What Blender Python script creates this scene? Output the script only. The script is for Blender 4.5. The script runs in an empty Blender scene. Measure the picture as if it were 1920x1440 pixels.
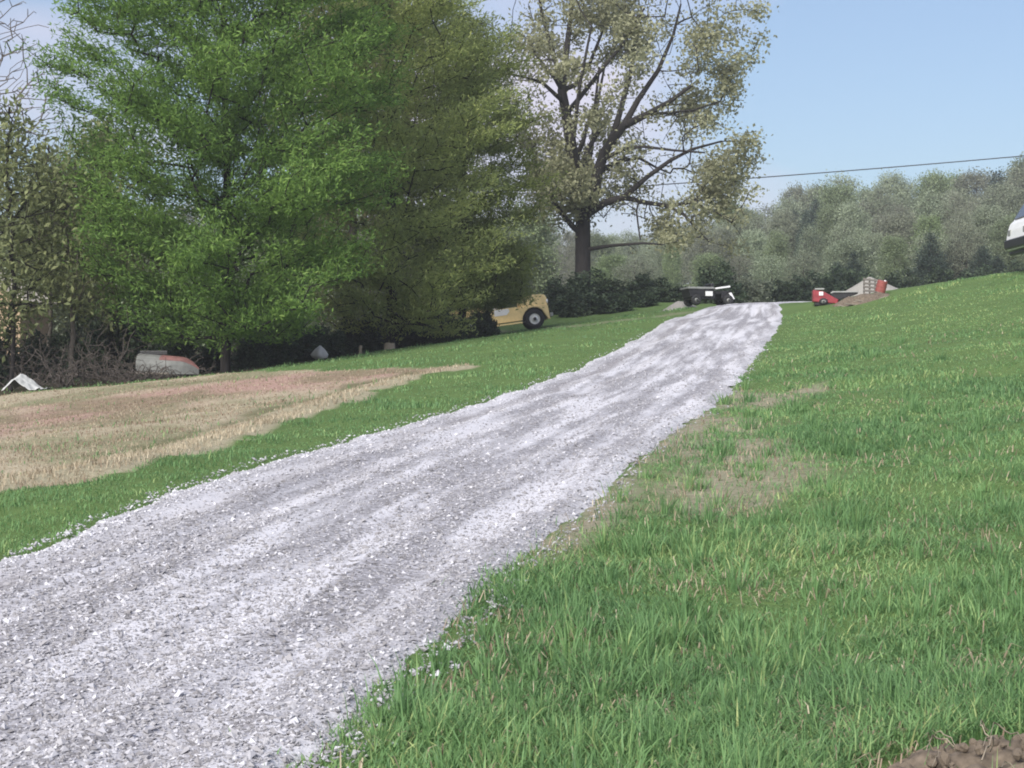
import bpy, bmesh, math, random
import numpy as np
from mathutils import Vector, Matrix

sc = bpy.context.scene
COL = sc.collection
R = np.random.default_rng(7)
random.seed(7)
PI = math.pi
F, CX, CY, CAMZ = 3200.0, 960.0, 720.0, 1.6      # lens in photo pixels (photo is 1920x1440)

# ------------------------------------------------------------------ camera
cd = bpy.data.cameras.new('camera'); cam = bpy.data.objects.new('camera', cd); COL.objects.link(cam)
cam.location = (0, 0, CAMZ); cam.rotation_euler = (PI / 2, 0, 0)
cd.sensor_width = 36; cd.lens = 36 * F / 1920; cd.clip_start = 0.1; cd.clip_end = 3000
sc.camera = cam

# ------------------------------------------------------------------ sky and sun
CLOUD_AT = (28.77, 12.81, 6.09)
SUN_EL, SUN_AZ = 34, 205          # degrees; azimuth clockwise from +Y: behind the camera, to the left
w = bpy.data.worlds.new('World'); sc.world = w; w.use_nodes = True
nt = w.node_tree; bg = nt.nodes['Background']
sky = nt.nodes.new('ShaderNodeTexSky'); sky.sky_type = 'NISHITA'; sky.sun_disc = False
sky.sun_elevation = math.radians(SUN_EL); sky.sun_rotation = math.radians(SUN_AZ)
sky.altitude = 200; sky.air_density = 1.2; sky.dust_density = 0.8; sky.ozone_density = 5.0
# thin broken cloud veil over the whole sky
wg = nt.nodes.new('ShaderNodeTexCoord'); wm = nt.nodes.new('ShaderNodeMapping'); wm.inputs['Scale'].default_value = (1, 1, 2.2); wm.inputs['Location'].default_value = CLOUD_AT
wn = nt.nodes.new('ShaderNodeTexNoise'); wn.inputs['Scale'].default_value = 2.4; wn.inputs['Detail'].default_value = 5; wn.inputs['Roughness'].default_value = .5
wr = nt.nodes.new('ShaderNodeValToRGB'); wr.color_ramp.elements[0].position = .46; wr.color_ramp.elements[1].position = .60
wr.color_ramp.elements[0].color = (.14, .14, .14, 1); wr.color_ramp.elements[1].color = (.95, .95, .95, 1)
wx = nt.nodes.new('ShaderNodeMix'); wx.data_type = 'RGBA'; wx.inputs[7].default_value = (6.5, 6.25, 7.4, 1)
nt.links.new(wg.outputs['Generated'], wm.inputs[0]); nt.links.new(wm.outputs[0], wn.inputs['Vector']); nt.links.new(wn.outputs['Fac'], wr.inputs[0])
nt.links.new(wr.outputs[0], wx.inputs[0]); nt.links.new(sky.outputs[0], wx.inputs[6])
nt.links.new(wx.outputs[2], bg.inputs[0]); bg.inputs[1].default_value = 0.054
sl = bpy.data.lights.new('sun', 'SUN'); sl.energy = 2.5; sl.angle = math.radians(35); sl.color = (1, .95, .88)
so = bpy.data.objects.new('sun', sl); COL.objects.link(so)
az, el = math.radians(SUN_AZ), math.radians(SUN_EL)
sdir = Vector((math.sin(az) * math.cos(el), math.cos(az) * math.cos(el), math.sin(el)))
so.rotation_euler = (-sdir).to_track_quat('-Z', 'Y').to_euler()
vs = sc.view_settings; vs.view_transform = 'Standard'; vs.look = 'None'; vs.gamma = 1; vs.exposure = 1.28
vs.use_curve_mapping = False
sc.cycles.pixel_filter_type = 'BLACKMAN_HARRIS'; sc.cycles.filter_width = 1.9
sc.cycles.max_bounces = 6; sc.cycles.diffuse_bounces = 3; sc.cycles.transmission_bounces = 4; sc.cycles.glossy_bounces = 2
sc.cycles.use_denoising = True

# ------------------------------------------------------------------ helpers
def P(px, row, d):
    return np.array([(px - CX) / F * d, d, CAMZ + (CY - row) / F * d])

_hash = R.random((256, 256))
def vnoise(x, y):
    x = np.asarray(x, float); y = np.asarray(y, float)
    xi = np.floor(x).astype(int); yi = np.floor(y).astype(int); fx = x - xi; fy = y - yi
    fx = fx * fx * (3 - 2 * fx); fy = fy * fy * (3 - 2 * fy)
    h = lambda a, b: _hash[a & 255, b & 255]
    return (h(xi, yi) * (1 - fx) + h(xi + 1, yi) * fx) * (1 - fy) + (h(xi, yi + 1) * (1 - fx) + h(xi + 1, yi + 1) * fx) * fy
def fbm(x, y, o=4):
    s = 0; a = .5; t = 0
    for k in range(o):
        s = s + a * vnoise(x * 2 ** k + 17.3 * k, y * 2 ** k + 9.1 * k); t += a; a *= .5
    return s / t
def sstep(a, b, v):
    t = np.clip((v - a) / (b - a), 0, 1); return t * t * (3 - 2 * t)

def mesh_np(name, V, Fc, attrs=None, mat=None, smooth=False, colattrs=None):
    V = np.asarray(V, np.float32); Fc = np.asarray(Fc, np.int32)
    me = bpy.data.meshes.new(name); n = Fc.shape[1]
    me.vertices.add(len(V)); me.vertices.foreach_set('co', V.ravel())
    me.loops.add(Fc.size); me.loops.foreach_set('vertex_index', Fc.ravel())
    me.polygons.add(len(Fc)); me.polygons.foreach_set('loop_start', np.arange(0, Fc.size, n, dtype=np.int32))
    me.polygons.foreach_set('loop_total', np.full(len(Fc), n, np.int32))
    me.polygons.foreach_set('use_smooth', np.full(len(Fc), smooth))
    for k, a in (attrs or {}).items():
        at = me.attributes.new(k, 'FLOAT', 'POINT'); at.data.foreach_set('value', np.asarray(a, np.float32))
    for k, a in (colattrs or {}).items():
        at = me.attributes.new(k, 'FLOAT_VECTOR', 'POINT'); at.data.foreach_set('vector', np.asarray(a, np.float32).ravel())
    me.update(calc_edges=True)
    if mat: me.materials.append(mat)
    return me
def link(name, data, parent=None):
    o = bpy.data.objects.new(name, data); COL.objects.link(o)
    if parent: o.parent = parent
    return o
def tag(o, label=None, cat=None, group=None, kind=None):
    if label: o['label'] = label
    if cat: o['category'] = cat
    if group: o['group'] = group
    if kind: o['kind'] = kind
    return o
def empty(name, loc, rz=0, label=None, cat=None, group=None):
    o = link(name, None); o.location = tuple(loc); o.rotation_euler = (0, 0, rz); return tag(o, label, cat, group)
def copy_tree(o, parent=None):
    c = o.copy(); COL.objects.link(c)
    if parent: c.parent = parent
    for ch in list(o.children): copy_tree(ch, c)
    return c

# ------------------------------------------------------------------ materials
def mat(name):
    m = bpy.data.materials.new(name); m.use_nodes = True
    t = m.node_tree; b = t.nodes['Principled BSDF']; return m, t, b
def N(t, ty, **kw):
    n = t.nodes.new(ty)
    for k, v in kw.items(): setattr(n, k, v)
    return n
def ramp(t, fac, stops):
    r = N(t, 'ShaderNodeValToRGB'); e = r.color_ramp.elements
    while len(e) < len(stops): e.new(.5)
    for i, (p, c) in enumerate(stops): e[i].position = p; e[i].color = (*c, 1)
    t.links.new(fac, r.inputs[0]); return r.outputs[0]
def noise(t, vec, scale, detail=4, rough=.6):
    n = N(t, 'ShaderNodeTexNoise'); n.inputs['Scale'].default_value = scale
    n.inputs['Detail'].default_value = detail; n.inputs['Roughness'].default_value = rough
    if vec: t.links.new(vec, n.inputs['Vector'])
    return n.outputs['Fac']
def mixc(t, fac, a, b, mode='MIX'):
    n = N(t, 'ShaderNodeMix', data_type='RGBA', blend_type=mode)
    for sock, v in ((n.inputs[0], fac), (n.inputs[6], a), (n.inputs[7], b)):
        if hasattr(v, 'is_linked') or hasattr(v, 'links'): t.links.new(v, sock)
        elif isinstance(v, (int, float)): sock.default_value = v
        else: sock.default_value = (*v, 1)
    return n.outputs[2]
def mth(t, op, a, b=None):
    n = N(t, 'ShaderNodeMath', operation=op)
    for s, v in ((n.inputs[0], a), (n.inputs[1], b)):
        if v is None: continue
        if isinstance(v, (int, float)): s.default_value = v
        else: t.links.new(v, s)
    return n.outputs[0]
def attr(t, name):
    n = N(t, 'ShaderNodeAttribute', attribute_name=name); return n
def bump(t, b, h, strength, dist):
    n = N(t, 'ShaderNodeBump'); n.inputs['Strength'].default_value = strength; n.inputs['Distance'].default_value = dist
    t.links.new(h, n.inputs['Height']); t.links.new(n.outputs[0], b.inputs['Normal'])

def plain(name, col, rough=.6, metal=0, var=.25, scale=12, spec=.3):
    m, t, b = mat(name); g = N(t, 'ShaderNodeTexCoord')
    f = noise(t, g.outputs['Object'], scale, 5)
    c = ramp(t, f, [(.3, tuple(x * (1 - var) for x in col)), (.7, tuple(min(1, x * (1 + var * .6)) for x in col))])
    t.links.new(c, b.inputs['Base Color']); b.inputs['Roughness'].default_value = rough
    b.inputs['Metallic'].default_value = metal; b.inputs['Specular IOR Level'].default_value = spec
    bump(t, b, f, .15, .01)
    return m

def leafmat(name, c0, c1, c2, transl=.35, objvar=0.0, hueshift=None):
    """leaf colour varies per leaf (attribute tint 0..1)."""
    m, t, b = mat(name); a = attr(t, 'tint')
    c = ramp(t, a.outputs['Fac'], [(0, c0), (.5, c1), (1, c2)])
    if objvar:
        oi = N(t, 'ShaderNodeObjectInfo')
        f = mth(t, 'ADD', mth(t, 'MULTIPLY', oi.outputs['Random'], objvar), 1 - objvar * .5)
        vm = N(t, 'ShaderNodeVectorMath', operation='SCALE'); t.links.new(c, vm.inputs[0]); t.links.new(f, vm.inputs['Scale'])
        c = vm.outputs[0]
        if hueshift:
            r2 = mth(t, 'FRACT', mth(t, 'MULTIPLY', oi.outputs['Random'], 7.31))
            c = mixc(t, mth(t, 'MULTIPLY', r2, .75), c, hueshift)
    t.links.new(c, b.inputs['Base Color']); b.inputs['Roughness'].default_value = .55
    b.inputs['Specular IOR Level'].default_value = .25
    tr = N(t, 'ShaderNodeBsdfTranslucent'); t.links.new(c, tr.inputs[0])
    mx = N(t, 'ShaderNodeMixShader'); mx.inputs[0].default_value = transl
    t.links.new(b.outputs[0], mx.inputs[1]); t.links.new(tr.outputs[0], mx.inputs[2])
    t.links.new(mx.outputs[0], t.nodes['Material Output'].inputs[0])
    return m

def barkmat(name, c):
    m, t, b = mat(name); g = N(t, 'ShaderNodeTexCoord')
    mp = N(t, 'ShaderNodeMapping'); mp.inputs['Scale'].default_value = (9, 9, 1.6); t.links.new(g.outputs['Object'], mp.inputs[0])
    f = noise(t, mp.outputs[0], 2.2, 6, .7)
    cc = ramp(t, f, [(.3, tuple(x * .45 for x in c)), (.6, c), (.8, tuple(x * 1.5 for x in c))])
    t.links.new(cc, b.inputs['Base Color']); b.inputs['Roughness'].default_value = .9; b.inputs['Specular IOR Level'].default_value = .1
    bump(t, b, f, .7, .03); return m

# ------------------------------------------------------------------ terrain
ROWS = np.array([1440, 1300, 1200, 1120, 1045, 950, 865, 800, 735, 680, 635, 600, 583, 572, 566], float)
DEPS = np.array([5.6, 6.65, 7.6, 8.6, 9.9, 12, 15, 19, 25, 32, 39, 47, 52, 57, 61], float)
def droad(row): return np.interp(row, ROWS[::-1], DEPS[::-1])
EDGE_L = [(-260, 1150), (0, 1045), (130, 996), (260, 950), (380, 905), (500, 865), (625, 833), (750, 800), (860, 765), (960, 735), (1040, 705), (1110, 674), (1165, 648), (1205, 628), (1230, 610), (1258, 597), (1310, 582)]
EDGE_R = [(560, 1500), (600, 1440), (650, 1370), (700, 1310), (800, 1220), (890, 1120), (960, 1062), (1030, 1010), (1130, 930), (1250, 825), (1320, 775), (1378, 735), (1400, 700), (1425, 665), (1450, 632), (1468, 606), (1470, 590)]
ctrl = []
for e in (EDGE_L, EDGE_R):
    for (px, r) in e:
        if r <= 1440: ctrl.append(P(px, r, droad(r)))
for g in [(1920,1440,5.3),(1500,1440,5.5),(1000,1440,5.6),(1920,1150,7.9),(1400,1150,8.2),(1920,950,11.4),(1500,950,11.9),
          (1920,800,17),(1550,800,18.5),(1920,680,25.5),(1600,680,29),(1920,600,34),(1700,600,40),(1560,600,46),(1920,550,41),
          (1750,558,46),(1650,572,48.5),(1920,515,47.5),(1800,528,49),(1680,543,51.5),(1590,560,54.5),(1500,568,58.5),(1400,570,59),
          (2300,1440,5.2),(2300,950,10.6),(2300,700,23),(2300,480,47),
          (0,930,13),(0,850,19),(0,800,26),(0,740,36),(420,700,41),(650,668,45),(900,636,51),(1030,616,60),(1130,600,62),(1220,590,61),
          (1290,578,60),(-300,1040,12),(-300,800,30),(-300,760,38)]:
    ctrl.append(P(*g))
ctrl += [np.array(p, float) for p in [(-3,3,.2),(-12,8,.1),(-15,25,.8),(-25,40,1.1),(-60,60,1.4),(-14,60,2.2),(-5,70,3.2),(3,72,4.95),(12,66,4.5),
    (18,60,4.9),(35,62,5.6),(35,45,5.2),(20,30,3.9),(12,14,1.9),(8,5,.55),(3,2,.15),(0,-6,-.35),(-15,-6,-.4),(15,-6,.2),
    (10,85,5.2),(-15,90,4),(40,85,6.3),(-60,100,4),(5,110,6.5),(45,115,9),(0,150,8.5),(40,150,11.5),(75,150,12.5),(-60,150,8),(0,200,12),(60,200,16),(-60,200,11),
    (90,60,7),(90,20,4.5),(-90,20,.4),(-90,100,4),(120,140,14),(-120,180,10),(-60,-10,-1),(60,-10,1.5),(120,240,19),(0,260,15),(-120,260,14)]]
ctrl = np.array(ctrl)
def _U(r2): return np.where(r2 > 0, r2 * np.log(np.maximum(r2, 1e-9)), 0)
_c = ctrl[:, :2] / 30.0
_K = _U(((_c[:, None] - _c[None]) ** 2).sum(-1)) + np.eye(len(_c)) * 2e-4
_Pm = np.c_[np.ones(len(_c)), _c]
_A = np.block([[_K, _Pm], [_Pm.T, np.zeros((3, 3))]])
_w = np.linalg.solve(_A, np.r_[ctrl[:, 2], 0, 0, 0])
def H(x, y):
    x = np.asarray(x, float); y = np.asarray(y, float); sh = np.broadcast(x, y).shape
    xf = np.clip(np.broadcast_to(x, sh).ravel(), -125, 125); yf = np.clip(np.broadcast_to(y, sh).ravel(), -12, 262)
    out = np.empty(len(xf))
    for i in range(0, len(xf), 20000):
        q = np.c_[xf[i:i + 20000], yf[i:i + 20000]] / 30.0
        k = _U(((q[:, None] - _c[None]) ** 2).sum(-1))
        out[i:i + 20000] = k @ _w[:len(_c)] + _w[-3] + q @ _w[-2:]
    return out.reshape(sh)
def H1(x, y): return float(H(np.array([x]), np.array([y]))[0])
_ds = np.geomspace(3.5, 140, 900)
def hit(px, row, dmax=140):
    ds = _ds[_ds < dmax]
    x = (px - CX) / F * ds; z = CAMZ + (CY - row) / F * ds; h = H(x, ds)
    below = np.where(z <= h)[0]
    if len(below) == 0: d = ds[-1]
    else:
        i = max(1, below[0]); a0 = z[i - 1] - h[i - 1]; a1 = z[i] - h[i]; s = a0 / (a0 - a1 + 1e-9); d = ds[i - 1] + s * (ds[i] - ds[i - 1])
    return np.array([(px - CX) / F * d, d])
def onground(px, d):
    x = (px - CX) / F * d; return np.array([x, d, H1(x, d)])
def inpoly(x, y, poly):
    poly = np.asarray(poly); ins = np.zeros(x.shape, bool); j = len(poly) - 1
    for i in range(len(poly)):
        (xi, yi), (xj, yj) = poly[i], poly[j]
        c = ((yi > y) != (yj > y)) & (x < (xj - xi) * (y - yi) / (yj - yi + 1e-12) + xi); ins ^= c; j = i
    return ins
def polydist(x, y, line):
    """distance to a polyline"""
    line = np.asarray(line); d = np.full(x.shape, 1e9)
    for a, b in zip(line[:-1], line[1:]):
        ab = b - a; t = np.clip(((x - a[0]) * ab[0] + (y - a[1]) * ab[1]) / (ab @ ab + 1e-12), 0, 1)
        d = np.minimum(d, np.hypot(x - a[0] - t * ab[0], y - a[1] - t * ab[1]))
    return d

# driveway edges in the ground plane; beyond the crest the drive bends right and passes behind the red machine
def smooth_line(pts, n):
    pts = np.asarray(pts, float)
    for _ in range(2):
        q = [pts[0]]
        for a, b in zip(pts[:-1], pts[1:]): q += [a * .75 + b * .25, a * .25 + b * .75]
        q.append(pts[-1]); pts = np.array(q)
    s = np.r_[0, np.cumsum(np.linalg.norm(np.diff(pts, axis=0), axis=1))]
    u = np.linspace(0, 1, n) ** 1.7 * s[-1]
    return np.c_[np.interp(u, s, pts[:, 0]), np.interp(u, s, pts[:, 1])]
gp = lambda px, r: np.array([(px - CX) / F * droad(r), droad(r)])
L_pts = [np.array([-4.6, -2.5]), np.array([-4.3, 2.5]), np.array([-3.8, 6.2])] + [gp(*p) for p in EDGE_L[1:]]
R_pts = [np.array([-1.9, -2.5]), np.array([-1.35, 2.0]), np.array([-.85, 4.6])] + [gp(*p) for p in EDGE_R[1:]]
L_pts += [np.array([6.9, 57.5]), np.array([8.4, 61.0]), np.array([10.8, 62.5]), np.array([14, 63.2]), np.array([26, 65])]
R_pts += [np.array([8.6, 55.2]), np.array([9.4, 57.2]), np.array([11, 58.4]), np.array([14, 59.2]), np.array([26, 61])]
ML = smooth_line(L_pts, 1000); MR = smooth_line(R_pts, 1000)
ROADPOLY = np.r_[ML, MR[::-1]]
def road_in(x, y, grow=0.0):
    return inpoly(x, y, ROADPOLY)

FIELD = [hit(px, r) for px, r in [(-420, 1075), (-200, 985), (0, 928), (150, 905), (350, 856), (560, 788), (700, 737), (800, 708), (890, 687), (800, 690), (720, 692), (560, 694), (420, 702), (200, 723), (0, 741), (-420, 790)]]
SOIL = [hit(px, r) for px, r in [(1240, 830), (1330, 790), (1400, 770), (1440, 800), (1500, 850), (1560, 880), (1500, 930), (1420, 970), (1300, 985), (1210, 960), (1260, 900)]]
SOIL2 = [hit(px, r) for px, r in [(1380, 740), (1470, 735), (1560, 715), (1560, 728), (1480, 752), (1400, 765)]]
TRACK = np.array([hit(px, r) for px, r in [(880, 622), (980, 622), (1080, 612), (1180, 600), (1250, 592), (1285, 585)]])
WINDROW = np.array([hit(px, r) for px, r in [(-200, 985), (0, 915), (170, 885), (330, 850), (480, 808), (640, 750), (760, 715), (880, 690)]])

# ground sheet
gx = np.unique(np.r_[np.linspace(-400, -40, 18), np.linspace(-40, -14, 40), np.linspace(-14, -6, 50), np.arange(-6, 8, .16), np.linspace(8, 18, 50), np.linspace(18, 45, 36), np.linspace(45, 400, 18)])
gy = np.unique(np.r_[np.linspace(-60, 3, 20), np.arange(3, 22, .16), np.arange(22, 66, .4), np.linspace(66, 130, 60), np.linspace(130, 520, 30)])
X, Y = np.meshgrid(gx, gy); Z = H(X, Y)
onroad = road_in(X, Y)
dR = np.minimum(polydist(X, Y, ML[::7]), polydist(X, Y, MR[::7]))
bmp = (fbm(X * .9, Y * .9) - .5) * .10 + (fbm(X * 3.1 + 5, Y * 3.1) - .5) * .045
Z = Z + np.where(onroad, -.07 * sstep(0, .25, dR), bmp * sstep(0, .5, dR))
fpert = lambda s, k: (fbm(X * k + s, Y * k) - .5)
jx, jy = fpert(3, 1.3) * .9, fpert(40, 1.3) * 1.6
infield = inpoly(X + jx * .5, Y + jy * .8, FIELD).astype(float)
windrow = sstep(1.0, .2, polydist(X, Y + jy * .4, WINDROW) + fpert(9, 2) * .5)
# cut hay line: low ridge along the field's road-side edge
Z = Z + .05 * sstep(.5, 0., polydist(X, Y, WINDROW))
rightside = X > np.interp(Y, MR[:, 1], MR[:, 0])
def soft_patch(x, y):
    out = np.zeros(x.shape)
    for k in range(6):
        q = .35 + .3 * k; ax_ = (fbm(x * 1.3 + 3 + k, y * 1.3) - .5) * .9 * q; ay_ = (fbm(x * 1.3 + 40, y * 1.3 + k) - .5) * 2.2 * q
        out += np.maximum(inpoly(x + ax_, y + ay_, SOIL), inpoly(x + ax_ * .5, y + ay_ * .4, SOIL2)) / 6.0
    return out
soil = soft_patch(X, Y) * .85
soil = np.maximum(soil, sstep(.38, .06, dR + fpert(22, 1.1) * .6) * (~onroad) * rightside * sstep(9, 11, Y) * sstep(27, 24, Y))
soil = np.maximum(soil, .5 * sstep(1.0, .3, polydist(X, Y, TRACK) * 2.2))
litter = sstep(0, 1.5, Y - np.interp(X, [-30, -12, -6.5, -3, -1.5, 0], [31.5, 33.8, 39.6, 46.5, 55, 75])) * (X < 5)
nI, nJ = X.shape; idx = np.arange(nI * nJ).reshape(nI, nJ)
quads = np.stack([idx[:-1, :-1], idx[:-1, 1:], idx[1:, 1:], idx[1:, :-1]], -1).reshape(-1, 4)

m_ground, t, b = mat('ground')
g = N(t, 'ShaderNodeTexCoord').outputs['Object']
n1 = noise(t, g, 1.1, 6); n2 = noise(t, g, 14, 5, .7); n3 = noise(t, g, .35, 3)
grass_c = mixc(t, n2, ramp(t, n1, [(.3, (.058, .112, .034)), (.7, (.105, .185, .055))]), (.115, .165, .06))
field_c = ramp(t, n2, [(.3, (.26, .22, .155)), (.55, (.40, .35, .25)), (.8, (.50, .45, .34))])
pink_c = ramp(t, n2, [(.3, (.27, .175, .145)), (.7, (.45, .31, .26))])
field_c = mixc(t, attr(t, 'pink').outputs['Fac'], field_c, pink_c)
field_c = mixc(t, mth(t, 'MULTIPLY', attr(t, 'green').outputs['Fac'], n1), field_c, (.10, .13, .05))
hay_c = ramp(t, n2, [(.3, (.24, .215, .145)), (.7, (.40, .37, .26))])
soil_c = ramp(t, n2, [(.25, (.16, .145, .10)), (.55, (.29, .265, .195)), (.8, (.40, .37, .29))])
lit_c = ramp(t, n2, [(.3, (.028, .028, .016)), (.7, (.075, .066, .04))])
c = mixc(t, attr(t, 'soil').outputs['Fac'], grass_c, soil_c)
c = mixc(t, attr(t, 'field').outputs['Fac'], c, field_c)
c = mixc(t, attr(t, 'windrow').outputs['Fac'], c, hay_c)
c = mixc(t, mth(t, 'MULTIPLY', attr(t, 'rut').outputs['Fac'], .8), c, (.11, .115, .055))
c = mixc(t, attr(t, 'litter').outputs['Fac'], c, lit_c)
t.links.new(c, b.inputs['Base Color']); b.inputs['Roughness'].default_value = .95; b.inputs['Specular IOR Level'].default_value = .1
bump(t, b, n2, .6, .04)
# red-brown bare band along the tree side of the field
RUT = np.array([hit(px, r) for px, r in [(-150, 945), (0, 903), (170, 865), (330, 822), (420, 793), (560, 752), (700, 712), (790, 698)]])
rut = sstep(.30, .05, polydist(X, Y, RUT) + (fbm(X * 2.5, Y * 2.5) - .45) * .5) * infield
Z = Z - .03 * rut
PINK = np.array([hit(px, r) for px, r in [(-250, 830), (0, 795), (140, 775), (300, 745), (480, 722), (640, 706)]])
pink = sstep(1.0, .15, polydist(X, Y, PINK) / (1.5 + .09 * Y) + fpert(5, .8) * .9) * infield
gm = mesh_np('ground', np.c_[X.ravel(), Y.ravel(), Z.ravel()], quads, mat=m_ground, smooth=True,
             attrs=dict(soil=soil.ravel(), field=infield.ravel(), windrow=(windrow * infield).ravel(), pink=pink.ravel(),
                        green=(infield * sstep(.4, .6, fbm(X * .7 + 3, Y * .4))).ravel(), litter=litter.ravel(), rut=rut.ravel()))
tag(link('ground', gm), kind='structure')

# driveway sheet with tyre ruts
nu = 96
U = np.linspace(0, 1, nu)
vv = np.r_[0, np.cumsum(np.linalg.norm(np.diff((ML + MR) / 2, axis=0), axis=1))]
RX = ML[:, None, 0] * (1 - U) + MR[:, None, 0] * U; RY = ML[:, None, 1] * (1 - U) + MR[:, None, 1] * U
def wobble(v, u):
    e0, e1 = np.clip(1 - u, 0, 1), np.clip(u, 0, 1)
    return (fbm(v * .9, v * 0 + 3) - .5) * .28 * e0 ** 3 + (fbm(v * 1.0, v * 0 + 33) - .5) * .3 * e1 ** 3 + (fbm(v * 4, v * 0 + 73) - .5) * .22 * (e0 ** 6 - e1 ** 6)
wob = wobble(np.broadcast_to(vv[:, None], RX.shape), np.broadcast_to(U, RX.shape))
nrm = MR - ML; nrm /= np.linalg.norm(nrm, axis=1)[:, None]
RX = RX + wob * nrm[:, None, 0]; RY = RY + wob * nrm[:, None, 1]
UU = np.broadcast_to(U, RX.shape); VVv = np.broadcast_to(vv[:, None], RX.shape)
def road_relief(u, v, x, y):
    rut = 0
    for c0 in (.17, .33, .66, .83):
        cc = c0 + .03 * (vnoise(v * .25, v * 0 + c0 * 50) - .5)
        rut = rut - .022 * np.exp(-((u - cc) / .045) ** 2) + .012 * np.exp(-((u - cc - .085) / .04) ** 2)
    return .028 + rut + (fbm(x * 1.6, y * .8, 3) - .5) * .035 + (fbm(x * 4, y * 4, 2) - .5) * .010 - .05 * np.maximum(sstep(.05, 0, u), sstep(.95, 1, u))
RZ = H(RX, RY) + road_relief(UU, VVv, RX, RY)
idx = np.arange(RX.size).reshape(RX.shape)
quads = np.stack([idx[:-1, :-1], idx[:-1, 1:], idx[1:, 1:], idx[1:, :-1]], -1).reshape(-1, 4)
m_road, t, b = mat('gravel_surface')
g = N(t, 'ShaderNodeTexCoord').outputs['Object']
cb = N(t, 'ShaderNodeCombineXYZ'); t.links.new(attr(t, 'u').outputs['Fac'], cb.inputs[0]); t.links.new(attr(t, 'v').outputs['Fac'], cb.inputs[1])
mp = N(t, 'ShaderNodeMapping'); mp.inputs['Scale'].default_value = (10, .22, 1); t.links.new(cb.outputs[0], mp.inputs[0])
st = noise(t, mp.outputs[0], 1.0, 5, .6)
bl = noise(t, g, .9, 5, .65); fine = noise(t, g, 26, 4, .75); peb = N(t, 'ShaderNodeTexVoronoi'); peb.inputs['Scale'].default_value = 34; t.links.new(g, peb.inputs['Vector'])
pv = N(t, 'ShaderNodeSeparateColor'); t.links.new(peb.outputs['Color'], pv.inputs[0])
base = ramp(t, pv.outputs[0], [(0, (.16, .155, .16)), (.45, (.28, .275, .295)), (1, (.45, .45, .49))])
base = mixc(t, ramp(t, fine, [(.35, (0, 0, 0)), (.7, (1, 1, 1))]), mixc(t, .35, base, (.24, .233, .243)), base)
powder = mth(t, 'ADD', mth(t, 'MULTIPLY', st, .95), mth(t, 'MULTIPLY', bl, .14))
pf = ramp(t, powder, [(.49, (0, 0, 0)), (.63, (1, 1, 1))])
edge = attr(t, 'u').outputs['Fac']
ef = ramp(t, edge, [(.03, (.85, .85, .85)), (.15, (0, 0, 0)), (.9, (0, 0, 0)), (.97, (.6, .6, .6))])
c = mixc(t, pf, base, mixc(t, fine, (.47, .47, .50), (.68, .68, .72)))
c = mixc(t, mth(t, 'MULTIPLY', ef, .8), c, mixc(t, fine, (.38, .38, .40), (.56, .56, .59)))
tf = ramp(t, edge, [(.10, (0, 0, 0)), (.17, (.6, .6, .6)), (.24, (0, 0, 0)), (.29, (0, 0, 0)), (.34, (.35, .35, .35)), (.4, (0, 0, 0))])
c = mixc(t, mth(t, 'MULTIPLY', tf, bl), c, (.26, .24, .235))
t.links.new(c, b.inputs['Base Color']); b.inputs['Roughness'].default_value = .95; b.inputs['Specular IOR Level'].default_value = .15
hh = mth(t, 'ADD', mth(t, 'MULTIPLY', peb.outputs['Distance'], -.6), mth(t, 'MULTIPLY', fine, 1.2))
bump(t, b, hh, .6, .012)
rm = mesh_np('driveway', np.c_[RX.ravel(), RY.ravel(), RZ.ravel()], quads, mat=m_road, smooth=True, attrs=dict(u=UU.ravel(), v=VVv.ravel()))
tag(link('driveway', rm), kind='structure')

# loose crushed stone on the driveway (uncountable)
def road_points(n, y0, y1, pw):
    u = R.random(n); e_ = R.random(n) < .03; u = np.where(e_, np.where(R.random(n) < .5, -np.abs(R.normal(0, .022, n)), 1 + np.abs(R.normal(0, .022, n))), u); k = R.random(n)
    y = (y0 ** (1 - pw) + k * (y1 ** (1 - pw) - y0 ** (1 - pw))) ** (1 / (1 - pw))
    i = np.clip(np.searchsorted(((ML + MR) / 2)[:, 1], y), 1, len(ML) - 1)
    f = R.random(n)[:, None]; A_ = ML[i - 1] * (1 - f) + ML[i] * f; B_ = MR[i - 1] * (1 - f) + MR[i] * f
    x = A_[:, 0] * (1 - u) + B_[:, 0] * u; yy = A_[:, 1] * (1 - u) + B_[:, 1] * u
    v_ = vv[i - 1] * (1 - f[:, 0]) + vv[i] * f[:, 0]; w_ = wobble(v_, u); return x + w_ * nrm[i, 0], yy + w_ * nrm[i, 1], u, v_
def stones(x, y, z, size, tint):
    n = len(x)
    base = np.array([(1, 0, 0), (-1, 0, 0), (0, 1, 0), (0, -1, 0), (0, 0, 1), (0, 0, -1)], float)
    tri = np.array([(0, 2, 4), (2, 1, 4), (1, 3, 4), (3, 0, 4), (2, 0, 5), (1, 2, 5), (3, 1, 5), (0, 3, 5)])
    v = base[None] * (R.uniform(.6, 1.25, (n, 6, 1))) + R.normal(0, .22, (n, 6, 3))
    v *= np.array([1, .85, .6])
    a = R.random(n) * 2 * PI; ca, sa = np.cos(a), np.sin(a)
    tl = R.normal(0, .35, n)
    vx = v[..., 0] * ca[:, None] - v[..., 1] * sa[:, None]; vy = v[..., 0] * sa[:, None] + v[..., 1] * ca[:, None]
    vz = v[..., 2] + vx * tl[:, None]
    V = np.stack([vx, vy, vz], -1) * size[:, None, None] + np.stack([x, y, z], -1)[:, None]
    Ff = (tri[None] + (np.arange(n) * 6)[:, None, None]).reshape(-1, 3)
    return V.reshape(-1, 3), Ff, np.repeat(tint, 6)
m_stone, t, b = mat('crushed_limestone')
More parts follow.
